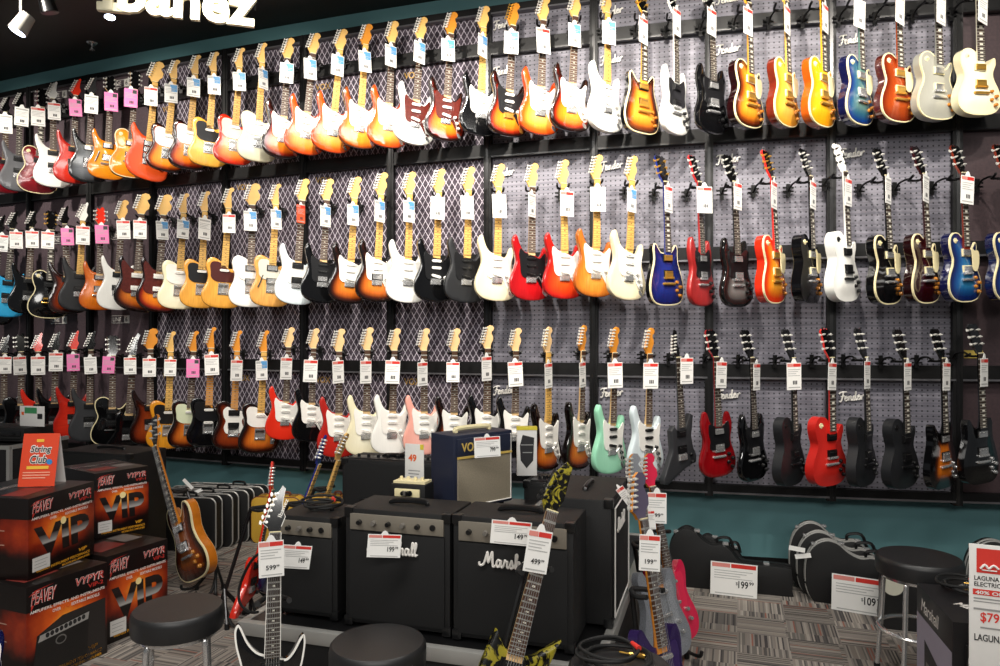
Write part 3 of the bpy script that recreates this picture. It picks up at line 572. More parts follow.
# row, kind, head x,y, left x, right x (None: hidden), bottom y, finish, guard, board, headstock, tag(x,y,w,style), short name, extras
T,MI,B='top row','middle row','bottom row'
DATA=[
(T,'super',6,95,-11,None,193,'wine','','r','k',(5,121,12,'g'),'dark wine',{}),
(T,'super',20,90,2,None,191,'grey','','e','k',(22,114,12,'g'),'graphite grey',{}),
(T,'lp',39,88,19,None,193,'wine','','e','k',(38,114,12,'r'),'dark red',{'dk':1}),
(T,'super',53,80,36,None,187,'white','','r','w',(54,109.5,11,'r'),'white',{}),
(T,'super',77,77,55,None,183,'redq','','r','r',(75,106,11,'p'),'red quilted',{}),
(T,'super',93,75,70,None,182,'char','','r','d',(91.5,102,12,'n'),'charcoal',{'chr':1}),
(T,'prs',111,73,89,None,179,'amber','','r','k',(111,99.5,12,'p'),'amber',{'chr':1,'fh':1}),
(T,'lp',132,70,110,None,177,'amber','','r','k',(131,96,12,'p'),'golden amber',{'hb':1}),
(T,'offset',157,61,126,None,180,'orange','','m','m',(151,94.5,12,'r'),'orange red',{'pu':'hhh','chr':1,'hd':'big'}),
(T,'tele',176,59,146,None,171,'sbo','w','m','m',(171,91.5,12,'b'),'orange sunburst',{}),
(T,'tele',197,54,168,None,169,'sb3','w','m','m',(193.6,85.5,11,'b'),'red sunburst',{}),
(T,'tele',215,51,188,None,166,'btr','k','m','m',(214,83.5,12,'b'),'butterscotch',{}),
(T,'tele',241,47,213,None,164,'cherry','p','m','m',(239,80,12,'b'),'cherry burst',{'side':'white'}),
(T,'tele',263,42,237,None,161,'ivory','w','m','m',(263,77,8,'b'),'ivory white',{}),
(T,'strat',289,37,261,None,158,'sb3','w','r','m',(287,71,13,'b'),'dark sunburst',{}),
(T,'strat',315,32,283,None,154,'honey','w','r','m',(310,67,11,'b'),'pale honey',{}),
(T,'strat',342,28,310,None,152,'honey','w','m','m',(338,63.5,11,'b'),'honey burst',{}),
(T,'strat',367,23,337,None,148,'honeyd','w','m','a',(364.6,59.5,11,'b'),'tobacco brown',{'side':'black'}),
(T,'strat',393,20,366,None,147,'honey','w','r','m',(391,54,10,'b'),'amber burst',{}),
(T,'strat',422,16,392,None,144,'white','t','r','m',(420,50.5,10,'b'),'white',{'wpu':1}),
(T,'strat',452,11,423,None,140.5,'sb3','t','r','a',(448,48,12,'b'),'sunburst',{'wpu':1}),
(T,'strat',484,5,458,None,135,'black','w','m','m',(483,44,8,'b'),'black',{}),
(T,'strat',514,2,485,None,136,'sb3','k','r','a',(511.5,40.5,13,'b'),'dark sunburst',{'wpu':1,'gold':1}),
(T,'strat',544,-4,517,None,134,'honey','w','r','m',(543,37.5,11,'r'),'honey',{}),
(T,'strat',576,-8,548,None,131,'sb3','w','r','m',(574.6,33,11,'b'),'sunburst',{}),
(T,'strat',607,-12,587,624,131.5,'white','w','m','m',(609,30.5,12,'b'),'white',{}),
(T,'dc',638,-15,621.5,659,133,'tob','','e','k',(643.6,27.5,7,'r'),'tobacco sunburst',{'side':'black','gold':1}),
(T,'sg',670,-15,659,690,134,'white','k','e','k',(677,19,6,'r'),'white',{'nk':'white','dk':1}),
(T,'sg',706,-18,694,730,133,'black','k','e','k',(712,19,7,'r'),'glossy black',{'nk':'black'}),
(T,'lp',741,-24,729,764,127,'tob','c','e','k',(748,18,7,'r'),'vintage sunburst',{'side':'winelp','gold':1}),
(T,'lp',778,-26,768.5,799,126,'lemon','c','e','k',(787.5,17,4,'r'),'lemon yellow',{'side':'mahog','gold':1}),
(T,'lp',814,-28,804,835,126,'yellow','c','e','k',(825.5,15,4,'r'),'amber yellow',{'side':'amberp','gold':1}),
(T,'lp',852,-30,841,873,124,'teal','c','e','k',(860,10,8,'g'),'teal blue',{'side':'blue'}),
(T,'lp',890,-32,877,914.6,121.5,'cognac','c','e','k',(900.5,6,6,'g'),'reddish brown',{'gold':1}),
(T,'lp',930,-34,915,955,119,'silver','','e','k',(941.5,6,6,'g'),'silver',{'nk':'silver'}),
(T,'lp',971,-36,956,998,114.5,'ivory','','e','k',(983.5,5,6,'g'),'ivory',{'nk':'ivory','gold':1}),
(MI,'super',1,214,-26,None,325,'black','','e','k',(2,241,11,'r'),'black',{}),
(MI,'super',14,210,-12,None,317,'sky','','e','k',(16,238,11,'r'),'sky blue',{}),
(MI,'super',33,209,10,None,314,'black','','r','k',(32,237.5,11,'r'),'black',{}),
(MI,'lp',48,210,29.5,None,318,'black','','e','k',(48,238.5,11,'r'),'black cream-edged',{'dk':1,'gold':1}),
(MI,'super',64,205,51,None,314,'sbd','','r','k',(67,235,11,'p'),'brown-black',{}),  # black body; its brown reflection is put into the finish colour
(MI,'super',84,201.5,60,None,311,'satin','','m','w',(83,233,12,'r'),'matte black',{}),
(MI,'prs',101,205,81,None,310,'amberp','','r','r',(101.5,232,12,'p'),'amber',{'chr':1}),
(MI,'super',123,199.5,98,None,310,'white','','r','m',(123,227.5,12,'r'),'white',{'hd':'strat'}),
(MI,'offset',143,193,115,None,312,'sb2','t','r','m',(140,227.5,12,'r'),'brown sunburst',{'pu':'bb','hd':'big'}),
(MI,'offset',165,194,137,None,313,'sb3','t','r','m',(162,228.5,10,'b'),'red sunburst',{'pu':'bb','hd':'big'}),
(MI,'tele',185,192.6,158,None,309,'ivory','w','m','m',(183.5,227.5,10,'b'),'ivory white',{}),
(MI,'tele',206,190.5,180,None,308,'btr2','k','m','m',(205,226,9,'g'),'butterscotch',{}),
(MI,'tele',230,187,201.5,None,308,'btr2','b','m','m',(229,222,12,'r'),'honey blonde',{}),
(MI,'tele',253,183,229,None,307,'white','w','r','m',(250,219,11,'b'),'white',{'pu':'hh','chr':1,'hd':'big'}),
(MI,'tele',277,183,249.5,None,306.6,'nat','p','m','m',(276,217.5,9,'b'),'natural wood',{'pu':'hh','fh':1,'chr':1}),
(MI,'strat',303.6,178,274,None,304.5,'ice','w','r','m',(301,213,8,'o'),'pale white',{'pu':'hh','dk':1}),
(MI,'strat',328,178,300,None,303,'black','k','r','m',(325.6,214.5,9,'b'),'black',{'pu':'ssh'}),
(MI,'strat',355.7,176,327,None,303.5,'sb2','w','m','m',(353,213,10,'b'),'brown sunburst',{}),
(MI,'strat',382,171.7,354,None,302,'sb2','w','m','m',(380,209.5,9,'b'),'sunburst',{'pu':'ssh'}),
(MI,'strat',410,171,385,None,302.7,'white','w','m','m',(409,209.5,10,'b'),'white',{}),
(MI,'strat',439.5,168,412.5,None,302,'black','k','m','m',(438,205.5,12,'n'),'black',{'wpu':1}),
(MI,'strat',469,166,443,None,302.7,'satin','k','m','m',(467,205,11,'n'),'matte black',{}),
(MI,'strat',499,163,473.5,None,301,'cream','w','m','m',(499,203.5,12,'n'),'cream',{}),
(MI,'strat',532.5,162.5,508,None,300.5,'candy','k','r','m',(532,202.5,6,'n'),'deep red',{}),
(MI,'strat',563,159,542,None,299,'cherryr','w','m','m',(567,200.5,11,'r'),'cherry red',{}),
(MI,'strat',597,154,572.5,None,297,'sienna','w','m','m',(597.7,196.5,13,'n'),'sienna',{}),
(MI,'strat',632.5,155,606,646,300,'cream','w','m','m',(632,198.5,8,'b'),'cream white',{}),
(MI,'dc',658,154,647.6,684,305,'blue','','e','k',(668.5,196,6,'r'),'deep blue',{'side':'black','gold':1}),
(MI,'sg',693,153.6,687,716,306,'cherrysg','k','e','k',(704.5,196.5,12,'r'),'cherry red',{'nk':'cherrysg'}),
(MI,'sg',728,153,720,754,307,'silvb','k','e','k',(738,193,6,'r'),'silver-black burst',{'nk':'black'}),
(MI,'lp',764,149,757.5,786.6,303,'cherrylp','c','e','k',(774.5,192,4,'r'),'cherry sunburst',{'gold':1,'nk':'redsat'}),
(MI,'lp',802,147.6,796,821,303,'black','c','e','k',(813.5,192,3,'r'),'black',{'bind':0}),
(MI,'lp',836,142.5,828,860,301,'white','','e','w',(848.5,189,5,'r'),'white',{'bind':0,'nk':'white','bhw':2}),
(MI,'lp',876.6,147,869.7,902,304,'black','c','e','k',(888.5,187.5,4,'n'),'black cream-edged',{}),
(MI,'lp',914.6,145,908,940,303,'winelp','c','e','k',(926.5,186,3,'n'),'black cherry',{}),
(MI,'lp',954,144,945,980,301.7,'blueb','c','e','k',(968,186.5,9,'r'),'bright blue',{'side':'blue','nk':'mahog'}),
(MI,'lp',997,143,991,1027,301,'blueb','c','e','k',None,'blue-black',{'side':'blue','nk':'mahog'}),
(B,'super',5,335,-14,None,440,'black','','r','k',(5,363,11,'r'),'black',{}),
(B,'tele',21,332.6,3,None,441,'black','','r','k',(19.5,363,9,'r'),'black cream-edged',{'pu':'hh','dk':1,'hd':'prs'}),
(B,'super',38,332.6,22,None,440,'fred','','r','r',(38,363,12,'r'),'bright red',{}),
(B,'super',56,331.5,36,None,440,'black','','r','k',(56,359.5,12,'r'),'black',{}),
(B,'super',74.6,330.5,55,None,438,'redq','','r','r',(73,361,11,'p'),'deep red',{}),
(B,'super',91.5,330.5,70.5,None,441.5,'dkgrey','','r','k',(90,364,11,'n'),'dark grey',{}),
(B,'lp',109,335,92,None,445,'black','','r','k',(109,363.5,11,'p'),'black white-edged',{'bhw':1}),
(B,'explorer',134.5,332.6,106,None,456,'black','','r','k',(130,364.5,11,'r'),'black',{'hd':'xpl'}),
(B,'super',150.5,328.4,131,None,445,'sbd','','r','a',(149.4,365.5,12,'r'),'dark tobacco',{'hd':'big'}),
(B,'tele',171.5,331,147,None,449,'btr3','k','m','m',(170.5,366.5,11,'r'),'butterscotch',{}),
(B,'tele',194.6,330.5,168,None,448.6,'sb2','m','r','a',(193,366.5,12,'p'),'brown sunburst',{'side':'white'}),
(B,'tele',212,326.7,187,None,447,'black','k','a','a',(211.4,362,11,'r'),'black',{'pu':'ss'}),
(B,'tele',238,330,212,None,450,'sbd','center','a','a',(237,367.5,9,'r'),'dark sunburst',{'pu':'hh','dk':1}),
(B,'tele',265,330,238,None,453.5,'sb2','w','m','a',(261.6,368.5,10,'b'),'tobacco sunburst',{}),
(B,'strat',289.4,327,265,None,440,'fred','w','r','p',(286.7,365.5,9,'r'),'bright red',{}),
(B,'strat',314,328,291.5,None,442,'black','w','r','p',(311,368,11,'r'),'black',{}),
(B,'strat',339,328.4,317,None,457.5,'dred','w','r','p',(338,369,9,'r'),'brick red',{}),
(B,'strat',367.6,327,344,None,456,'ivory','w','r','p',(366,369,9,'r'),'ivory',{}),
(B,'strat',395,328,370,None,454.5,'white','w','r','p',(393,369,12,'r'),'white',{}),
(B,'strat',424,328,402.6,None,455,'pink','w','r','p',(422.6,371,8,'r'),'pink',{}),
(B,'strat',454.7,328,432,None,457,'sb2','w','r','p',(453,371,13,'r'),'sunburst',{}),
(B,'strat',488,325,464,None,457,'black','w','r','p',(486.7,365.5,8,'r'),'black',{}),
(B,'strat',516,327.7,493,None,458,'black','w','r','p',(515,371,12,'r'),'glossy black',{}),
(B,'strat',548,326.7,529,563,471.4,'sb2','w','m','p',(548.5,372.5,6,'r'),'two-tone sunburst',{}),
(B,'strat',583.4,325,562,593,470,'sb2','w','r','a',(582.6,371.5,5,'r'),'brown sunburst',{}),
(B,'strat',615,326.7,591,627,474,'sea','w','r','a',(615,372,12,'r'),'seafoam green',{'dk':1}),
(B,'strat',649.7,327.6,627,664,475,'ice','w','r','a',(651,372.5,12,'r'),'pale white',{'dk':1}),
(B,'explorer',676,329,664,699,480,'dkgrey','','e','k',(687,367.5,10,'r'),'dark grey',{'hd':'xpl'}),
(B,'sg',710,329,699.4,736.7,477,'gcherry','k','e','k',(722,371.5,8,'r'),'cherry red',{'nk':'gcherry'}),
(B,'sg',746,329,737.4,768.6,481,'black','k','e','k',(757,373.5,5,'r'),'glossy black',{'nk':'black'}),
(B,'lp',785,328.6,775,805,485,'satin','','e','k',(794,373,11,'r'),'matte black',{'bind':0,'bhw':1}),
(B,'lp',824,328,808,846,485.4,'redsat','','e','k',(832.7,373,6,'r'),'matte red',{'bind':0,'dk':1,'nk':'redsat'}),
(B,'lp',857.4,327.6,849.5,876.5,485.7,'satin','','e','k',(867.6,371.5,4,'r'),'matte black',{'bind':0,'bhw':1}),
(B,'lp',897,328.6,885,918,488,'satin','','e','k',(908,373,5,'r'),'matte black',{'bind':0,'bhw':1}),
(B,'dc',935,328,927,956,488,'tobn','','e','k',(947,373,5,'r'),'tobacco burst',{'bind':0,'nk':'black'}),
(B,'dc',972,323,962.7,996.5,483.5,'black','','e','k',(984.5,369,5,'r'),'glossy black',{'bind':0,'nk':'black'}),
]
NOUN={'super':'sharp-horned guitar','lp':'single-cutaway guitar','prs':'double-cutaway guitar','offset':'offset-waist guitar','tele':'flat single-cutaway guitar','strat':'double-cutaway guitar','dc':'rounded double-cutaway guitar','sg':'twin-horned guitar','explorer':'angular guitar','warlock':'spiky guitar'}
HALF={'strat':.163,'tele':.163,'lp':.166,'sg':.165,'super':.157,'prs':.161,'offset':.163,'dc':.164,'explorer':.16}
GNAME={'w':'white pickguard','k':'black pickguard','t':'tortoiseshell pickguard','c':'cream pickguard','m':'mint pickguard','p':'pearly pickguard','b':'brown pickguard','center':'white centre plate'}
BNAME={'m':'maple fretboard','a':'amber fretboard','r':'dark fretboard','e':'dark fretboard'}
def defrel(x):
    pts=[(-50,6),(200,8),(320,10),(400,16),(480,20),(600,30),(700,38),(1100,45)]
    for (a,b),(c,d) in zip(pts,pts[1:]):
        if x<=c: return b+(d-b)*(x-a)/(c-a)
TAGM={}
def tag_mesh(w,h,style,price=None,wide=False,tab=True):
    """price card in its clear sleeve with a punched hanging tab; front faces -Y, origin at the top of the card"""
    col={'r':1,'b':3,'p':4,'g':5,'n':5,'o':1}[style]
    mb=MB()
    mb.box(-w/2,w/2,0,.0016,-h,0, 4 if style=='p' else (6 if style=='o' else 0))
    if tab: mb.prism([(-w*.20 if not wide else -w*.12,0),(w*.20 if not wide else w*.12,0),(w*.10 if not wide else w*.06,h*.13),(0,h*.17),(-w*.10 if not wide else -w*.06,h*.13)],.0,.0016,0)
    e=-.0006
    if style in 'rbo':
        mb.quad(-w*.47,-w*.08,-h*.15,-h*.03,e,5 if style=='b' else 7); mb.quad(-w*.06,w*.47,-h*.15,-h*.03,e,col)
        if style=='b': mb.quad(w*.02,w*.47,-h*.40,-h*.15,e,3)
    if style=='p': mb.quad(w*.12,w*.44,-h*.24,-h*.05,e,2)
    if style=='n' or style=='g': mb.quad(-w*.42,w*.42,-h*.14,-h*.07,e,5)
    for k in range(4):
        mb.quad(-w*.42,w*(.40-.13*(k%3)),-h*(.24+.075*k)-h*.022,-h*(.24+.075*k),e if style!='b' else e*1.5,5)
    if price is None:
        for k in range(3): mb.quad(-w*.10+w*.11*k,-w*.02+w*.11*k,-h*.80,-h*.66,e,2)
        mb.quad(-w*.40,w*.42,-h*.93,-h*.89,e,5)
    else: mb.quad(-w*.40,w*.42,-h*.95,-h*.92,e,5)
    return mb.mesh('price_tag',recalc=False)
TAGMATS=[PAPER,REDM,plain('tag_ink','#3a3a3c',.6),plain('tag_blue','#5a9ad0',.5),plain('tag_pink','#ee7fb8',.5),plain('tag_grey_print','#b4b4b2',.6),plain('tag_orange','#e8603a',.5),plain('tag_pale_red','#dd8a80',.5)]
def face_eye(o, loc, yaw=0, roll=0):
    loc=Vector(loc); base=math.atan2(loc.x,loc.y)
    o.location=loc; o.rotation_euler=Euler((0,RAD(roll),-base+RAD(yaw)),'XYZ')

# hanger: local origin on the rack, arm runs along -Y for .2, yoke at its end
def hanger_mesh():
    mb=MB(); mb.box(-.012,.012,-.012,.0,-.055,.03); mb.box(-.035,.035,-.010,-.002,.0,.012); mb.box(-.035,.035,-.010,-.002,-.025,-.015)
    mb.tube(smooth_open([(0,-.01,-.02),(0,-.05,.012),(0,-.12,.018),(0,-.165,.0)],4),.0065,8)
    mb.tube(smooth_open([(-.040,-.235,.012),(-.038,-.205,.0),(-.028,-.175,-.004),(0,-.165,-.003),(.028,-.175,-.004),(.038,-.205,.0),(.040,-.235,.012)],3),.0075,8)
    return mb.mesh('guitar_hanger')
HANG=hanger_mesh(); HANG.materials.append(BLK)

def build_wall_guitars():
    rows={}
    for r in DATA: rows.setdefault(r[0],[]).append(r)
    seen={}
    hang0=None
    for row,L in rows.items():
        for i,(rw,kind,hx,hy,lx,rx,by,fin,guard,board,head,tg,short,ex) in enumerate(L):
            d=wd((hx+lx)/2+8)-OFF-(.05 if (kind=='lp' and hx<260) or hx<100 else 0); px=by-hy; hw=HALF[kind]; th=.062 if kind=='lp' else .042
            if rx is None:
                rel=defrel(hx); c=lx+px*(hw*math.cos(RAD(rel))+th*math.sin(RAD(rel)))
            else:
                rel=20
                for k in range(20,70):
                    if px*(2*hw*math.cos(RAD(k))+th*math.sin(RAD(k)))>=(min(rx,lx+60)-lx): rel=k
                c=rx-px*hw*math.cos(RAD(rel))
            gk={'strat':'strat','tele':'tele','lp':'lp','sg':'sg','offset':'offset'}.get(kind,'')
            if guard=='': gk=''
            if guard=='center': gk='center'
            pu=ex.get('pu',{'strat':'sss','tele':'h' if 0 else 's','super':'hh','offset':'ss'}.get(kind,'hh'))
            if kind=='tele' and 'pu' not in ex: pu='s'
            hd=ex.get('hd',{'strat':'strat','tele':'tele','super':'point','lp':'gib','sg':'gib','dc':'gib','prs':'prs','offset':'big','explorer':'xpl'}[kind])
            M=mats_for(kind,fin,guard,board,head,ex)
            le=L[i-1][12].replace(' ','-') if i else None; ri=L[i+1][12].replace(' ','-') if i<len(L)-1 else None
            where=(f'between {le} and {ri} guitars' if le and ri else f'left end beside the {ri} guitar' if ri else f'right end beside the {le} guitar')
            feat=GNAME.get(guard) or BNAME[board]
            lab=f'{short} {NOUN[kind]}, {feat}, {row}, {where}'
            root,ch=make_guitar(kind,hd,pu,gk,M,lab,'guitar','electric guitars hanging in the '+row)
            top=P(hx+(4 if kind in('lp','sg','dc') else 0),hy,d); bot=P(c,by,d)
            s=place(root,top,bot,rel)
            if ex.get('fh'):
                fh=MB().tube(smooth_open([(-.068,-.012,.25),(-.075,-.012,.235),(-.085,-.012,.20),(-.098,-.012,.165),(-.104,-.012,.15)],3),.005,6).mesh('sound_hole')
                obj('sound_hole',fh,root,BLK2,loc=(0,0 if kind=='prs' else .008,0))
            # hanger
            nut=root.matrix_world@Vector((0,.01,.805 if kind not in('lp','sg','dc','prs') else .795))
            ry=wall_y(nut.x)-(.06 if any(nut.z-.06<z+.06 and nut.z+.03>z-.06 for z in LEV) else .066 if any(abs(W(q).x-nut.x)<.105 for q in POSTS) else .016); k=max(.3,(ry-nut.y)/(.205 if kind not in('lp','sg','dc') else .225))
            if hang0 is None: hg=hang0=obj('guitar_hanger',HANG,None)
            else: hg=hang0.copy(); C.objects.link(hg)
            tag(hg,f'black hanger holding the {short} guitar {where}, {row}','hanger','guitar hangers on the display wall')
            hg.location=(nut.x,ry,nut.z); hg.scale=(1,k,1)
            # price tag
            if tg:
                tx,ty,tw,st=tg; td=d-.075 if rel<25 else d-.06; ppm=F/td
                W0,H0=.090,.138; hh=21 if tw>7 else 22
                if st not in TAGM: TAGM[st]=obj('price_tag',tag_mesh(W0,H0,st),None,TAGMATS); t=TAGM[st]
                else: t=TAGM[st].copy(); C.objects.link(t)
                cosv=min(1,max(.28,tw/ppm/W0)); yaw=math.degrees(math.acos(cosv))
                word={'p':'pink','o':'orange'}.get(st,'white')
                tag(t,f'{word} price tag on the {short} guitar {where}, {row}','price tag','price tags on the hanging guitars')
                zoff=H0/2*ppm
                face_eye(t,P(tx,ty-zoff+1,td),yaw=yaw,roll=random.uniform(-3,3))
                if tw/ppm>W0: t.scale=(tw/ppm/W0,)*3
# ------------------------------------------------------------------ writing
def text_me(s, w=None, h=None, size=1, shear=0, bold=0, extrude=0, name='lettering', squeeze=1):
    cu=bpy.data.curves.new('t','FONT'); cu.body=s; cu.size=1; cu.shear=shear; cu.offset=bold; cu.extrude=extrude; cu.resolution_u=3
    cu.space_character=squeeze
    o=bpy.data.objects.new('t',cu); C.objects.link(o)
    bpy.context.view_layer.update()
    dg=bpy.context.evaluated_depsgraph_get()
    me=bpy.data.meshes.new_from_object(o.evaluated_get(dg)); me.name=name
    bpy.data.objects.remove(o); bpy.data.curves.remove(cu)
    xs=[v.co.x for v in me.vertices]; ys=[v.co.y for v in me.vertices]
    x0,x1,y0,y1=min(xs),max(xs),min(ys),max(ys)
    sx=w/(x1-x0) if w else None; sy=h/(y1-y0) if h else None
    sx=sx or sy or size; sy=sy or sx
    for v in me.vertices: v.co=((v.co.x-x0)*sx,-v.co.z*sy,(v.co.y-y0)*sy)
    me.materials.clear()
    return me
def text(parent, s, x, z, y, mat, w=None, h=None, name='lettering', rot=(0,0,0), **k):
    return obj(name,text_me(s,w,h,name=name,**k),parent,[mat],(x,y,z),rot)
def shift(pts,dx): return [(p[0]+dx,p[1]) for p in pts]
_a=[(2.55,.92),(2.2,1.0),(1.97,.55),(2.08,.08),(2.4,.22),(2.62,.98),(2.6,.3),(2.75,.05),(2.97,.25)]
_l=[(6.75,.25),(7.1,1.5),(7.05,2.0),(6.9,1.7),(6.86,.4),(7.0,.05),(7.2,.25)]
SCRIPT={'marsh':[[(-.62,.55),(-.55,.18),(-.2,.12),(.15,.5),(.55,1.8),(.66,1.9),(.74,.55),(1.25,1.95),(1.36,1.9),(1.4,.3),(1.58,.05),(1.85,.3)],_a,
  [(2.97,.25),(3.15,.8),(3.2,1.08),(3.36,.86),(3.56,.86),(3.5,.3),(3.65,.05),(3.87,.25)],[(3.87,.25),(4.1,.9),(4.2,1.05),(4.3,.6),(4.34,.2),(4.15,.0),(3.95,.15)],
  [(4.3,.1),(4.62,.35),(5.0,1.6),(4.95,2.0),(4.8,1.7),(4.8,.0),(4.95,.7),(5.2,1.0),(5.35,.8),(5.3,.25),(5.45,.05),(5.7,.28)],shift(_a,3.75),_l,shift(_l,.5)],
 'fend':[[(-.1,1.65),(.3,1.98),(1.45,1.92)],[(.75,1.95),(.5,.6),(.2,.0),(-.15,.15)],[(.25,1.05),(1.05,1.12)],
  [(1.0,.5),(1.4,.75),(1.35,1.0),(1.1,.85),(1.05,.3),(1.3,.05),(1.6,.3)],[(1.6,.3),(1.8,.95),(1.8,.0),(1.95,.7),(2.2,.95),(2.25,.2),(2.45,.1),(2.6,.3)],
  [(3.05,.85),(2.75,.85),(2.66,.2),(2.95,.1),(3.1,.8),(3.25,1.9),(3.12,.3),(3.35,.1),(3.5,.4)],shift([(1.0,.5),(1.4,.75),(1.35,1.0),(1.1,.85),(1.05,.3),(1.3,.05),(1.6,.3)],2.5),
  [(4.1,.3),(4.3,.9),(4.3,.0),(4.4,.6),(4.7,.95),(4.95,.8)]]}
def script_mesh(key, h, thick=.16, slope=0, y=0):
    mb=MB(); k=h/2.0
    for st in SCRIPT[key]:
        pts=[(p.x*k,y,p.y*k+slope*p.x*k) for p in smooth_open([Vector(q) for q in st],5)]
        mb.tube(pts,thick*k*.8,6)
    return mb.mesh('logo')

# ------------------------------------------------------------------ the room
def wallmat(name,c1,c2,sc):
    m,nt,b=nodes(name); nz=nt.nodes.new('ShaderNodeTexNoise'); tc=nt.nodes.new('ShaderNodeTexCoord'); nz.inputs['Scale'].default_value=sc; nz.inputs['Detail'].default_value=5
    cr=nt.nodes.new('ShaderNodeValToRGB'); cr.color_ramp.elements[0].color=lin(c1); cr.color_ramp.elements[1].color=lin(c2); cr.color_ramp.elements[0].position=.3; cr.color_ramp.elements[1].position=.7
    nt.links.new(tc.outputs['Object'],nz.inputs['Vector']); nt.links.new(nz.outputs[0],cr.inputs[0]); nt.links.new(cr.outputs[0],b.inputs['Base Color']); b.inputs['Roughness'].default_value=.6
    return m
def carpetmat():
    m,nt,b=nodes('striped_carpet_tiles'); N=nt.nodes; L=nt.links
    def M(op,a,c=None):
        n=N.new('ShaderNodeMath'); n.operation=op
        for i,x in enumerate((a,c)):
            if x is None: continue
            if isinstance(x,(int,float)): n.inputs[i].default_value=x
            else: L.new(x,n.inputs[i])
        return n.outputs[0]
    tc=N.new('ShaderNodeTexCoord'); mp=N.new('ShaderNodeMapping'); mp.inputs['Rotation'].default_value=(0,0,RAD(18)); L.new(tc.outputs['Object'],mp.inputs[0])
    sp=N.new('ShaderNodeSeparateXYZ'); L.new(mp.outputs[0],sp.inputs[0]); x,y=sp.outputs[0],sp.outputs[1]
    T=.26
    fx,fy=M('FLOOR',M('DIVIDE',x,T)),M('FLOOR',M('DIVIDE',y,T))
    par=M('MODULO',M('ABSOLUTE',M('ADD',fx,fy)),2)
    def wn(v1,v2,v3=None):
        c=N.new('ShaderNodeCombineXYZ'); L.new(v1,c.inputs[0]); L.new(v2,c.inputs[1])
        if v3 is not None: L.new(v3,c.inputs[2])
        w=N.new('ShaderNodeTexWhiteNoise'); w.noise_dimensions='3D'; L.new(c.outputs[0],w.inputs[0]); return w
    s=M('ADD',M('MULTIPLY',x,par),M('MULTIPLY',y,M('SUBTRACT',1,par)))
    q=M('ADD',M('MULTIPLY',y,par),M('MULTIPLY',x,M('SUBTRACT',1,par)))
    st=M('FLOOR',M('MULTIPLY',s,125)); w=wn(st,M('ADD',fx,M('MULTIPLY',fy,17.3)),M('FLOOR',M('MULTIPLY',q,4)))
    cr=N.new('ShaderNodeValToRGB'); cr.color_ramp.interpolation='CONSTANT'; e=cr.color_ramp.elements
    cols=[(0,'#857e77'),(.2,'#6c6762'),(.36,'#968f86'),(.54,'#524e4b'),(.66,'#857c73'),(.8,'#a39b91'),(.9,'#403c3d'),(.965,'#8f5a4a')]
    e[0].color=lin(cols[0][1]); e[1].position=cols[1][0]; e[1].color=lin(cols[1][1])
    for p,c in cols[2:]: k=e.new(p); k.color=lin(c)
    L.new(w.outputs[0],cr.inputs[0])
    tv=wn(fx,fy); mr=N.new('ShaderNodeMapRange'); mr.inputs[3].default_value=.75; mr.inputs[4].default_value=1.15; L.new(tv.outputs[0],mr.inputs[0])
    mx=N.new('ShaderNodeMix'); mx.data_type='RGBA'; mx.blend_type='MULTIPLY'; mx.inputs[0].default_value=1
    L.new(cr.outputs[0],mx.inputs[6]); L.new(mr.outputs[0],mx.inputs[7]); L.new(mx.outputs[2],b.inputs['Base Color']); b.inputs['Roughness'].default_value=.95
    return m
ZT=3.99; LEV=[3.71,2.965,2.165,1.375,.585]
CEIL=4.18
def build_room():
    struct('floor',MB().add([(-9,-3,0),(9,-3,0),(9,10,0),(-9,10,0)],[(0,1,2,3)]).mesh('floor',recalc=False),[carpetmat()])
    struct('ceiling',MB().add([(-9,-3,CEIL),(-9,10,CEIL),(9,10,CEIL),(9,-3,CEIL)],[(0,1,2,3)]).mesh('ceiling',recalc=False),[wallmat('black_ceiling','#231f1d','#2b2725',1.5)])
    xs=list(range(-500,1501,50)); pts=[W(x,-.10) for x in xs]; mb=MB()
    vs=[(p.x,p.y,z) for p in pts for z in (0,CEIL)]
    mb.add(vs,[(2*i,2*i+2,2*i+3,2*i+1) for i in range(len(pts)-1)])
    struct('wall_back',mb.mesh('wall_back',recalc=False),[wallmat('teal_wall_paint','#527c80','#5c878b',1.2)])
    mb=MB(); pp=[W(x,-.085) for x in xs]
    mb.add([(p.x,p.y,z) for p in pp for z in (0,.1)],[(2*i,2*i+2,2*i+3,2*i+1) for i in range(len(pp)-1)])
    struct('baseboard_back',mb.mesh('baseboard_back',recalc=False),[BLK2])

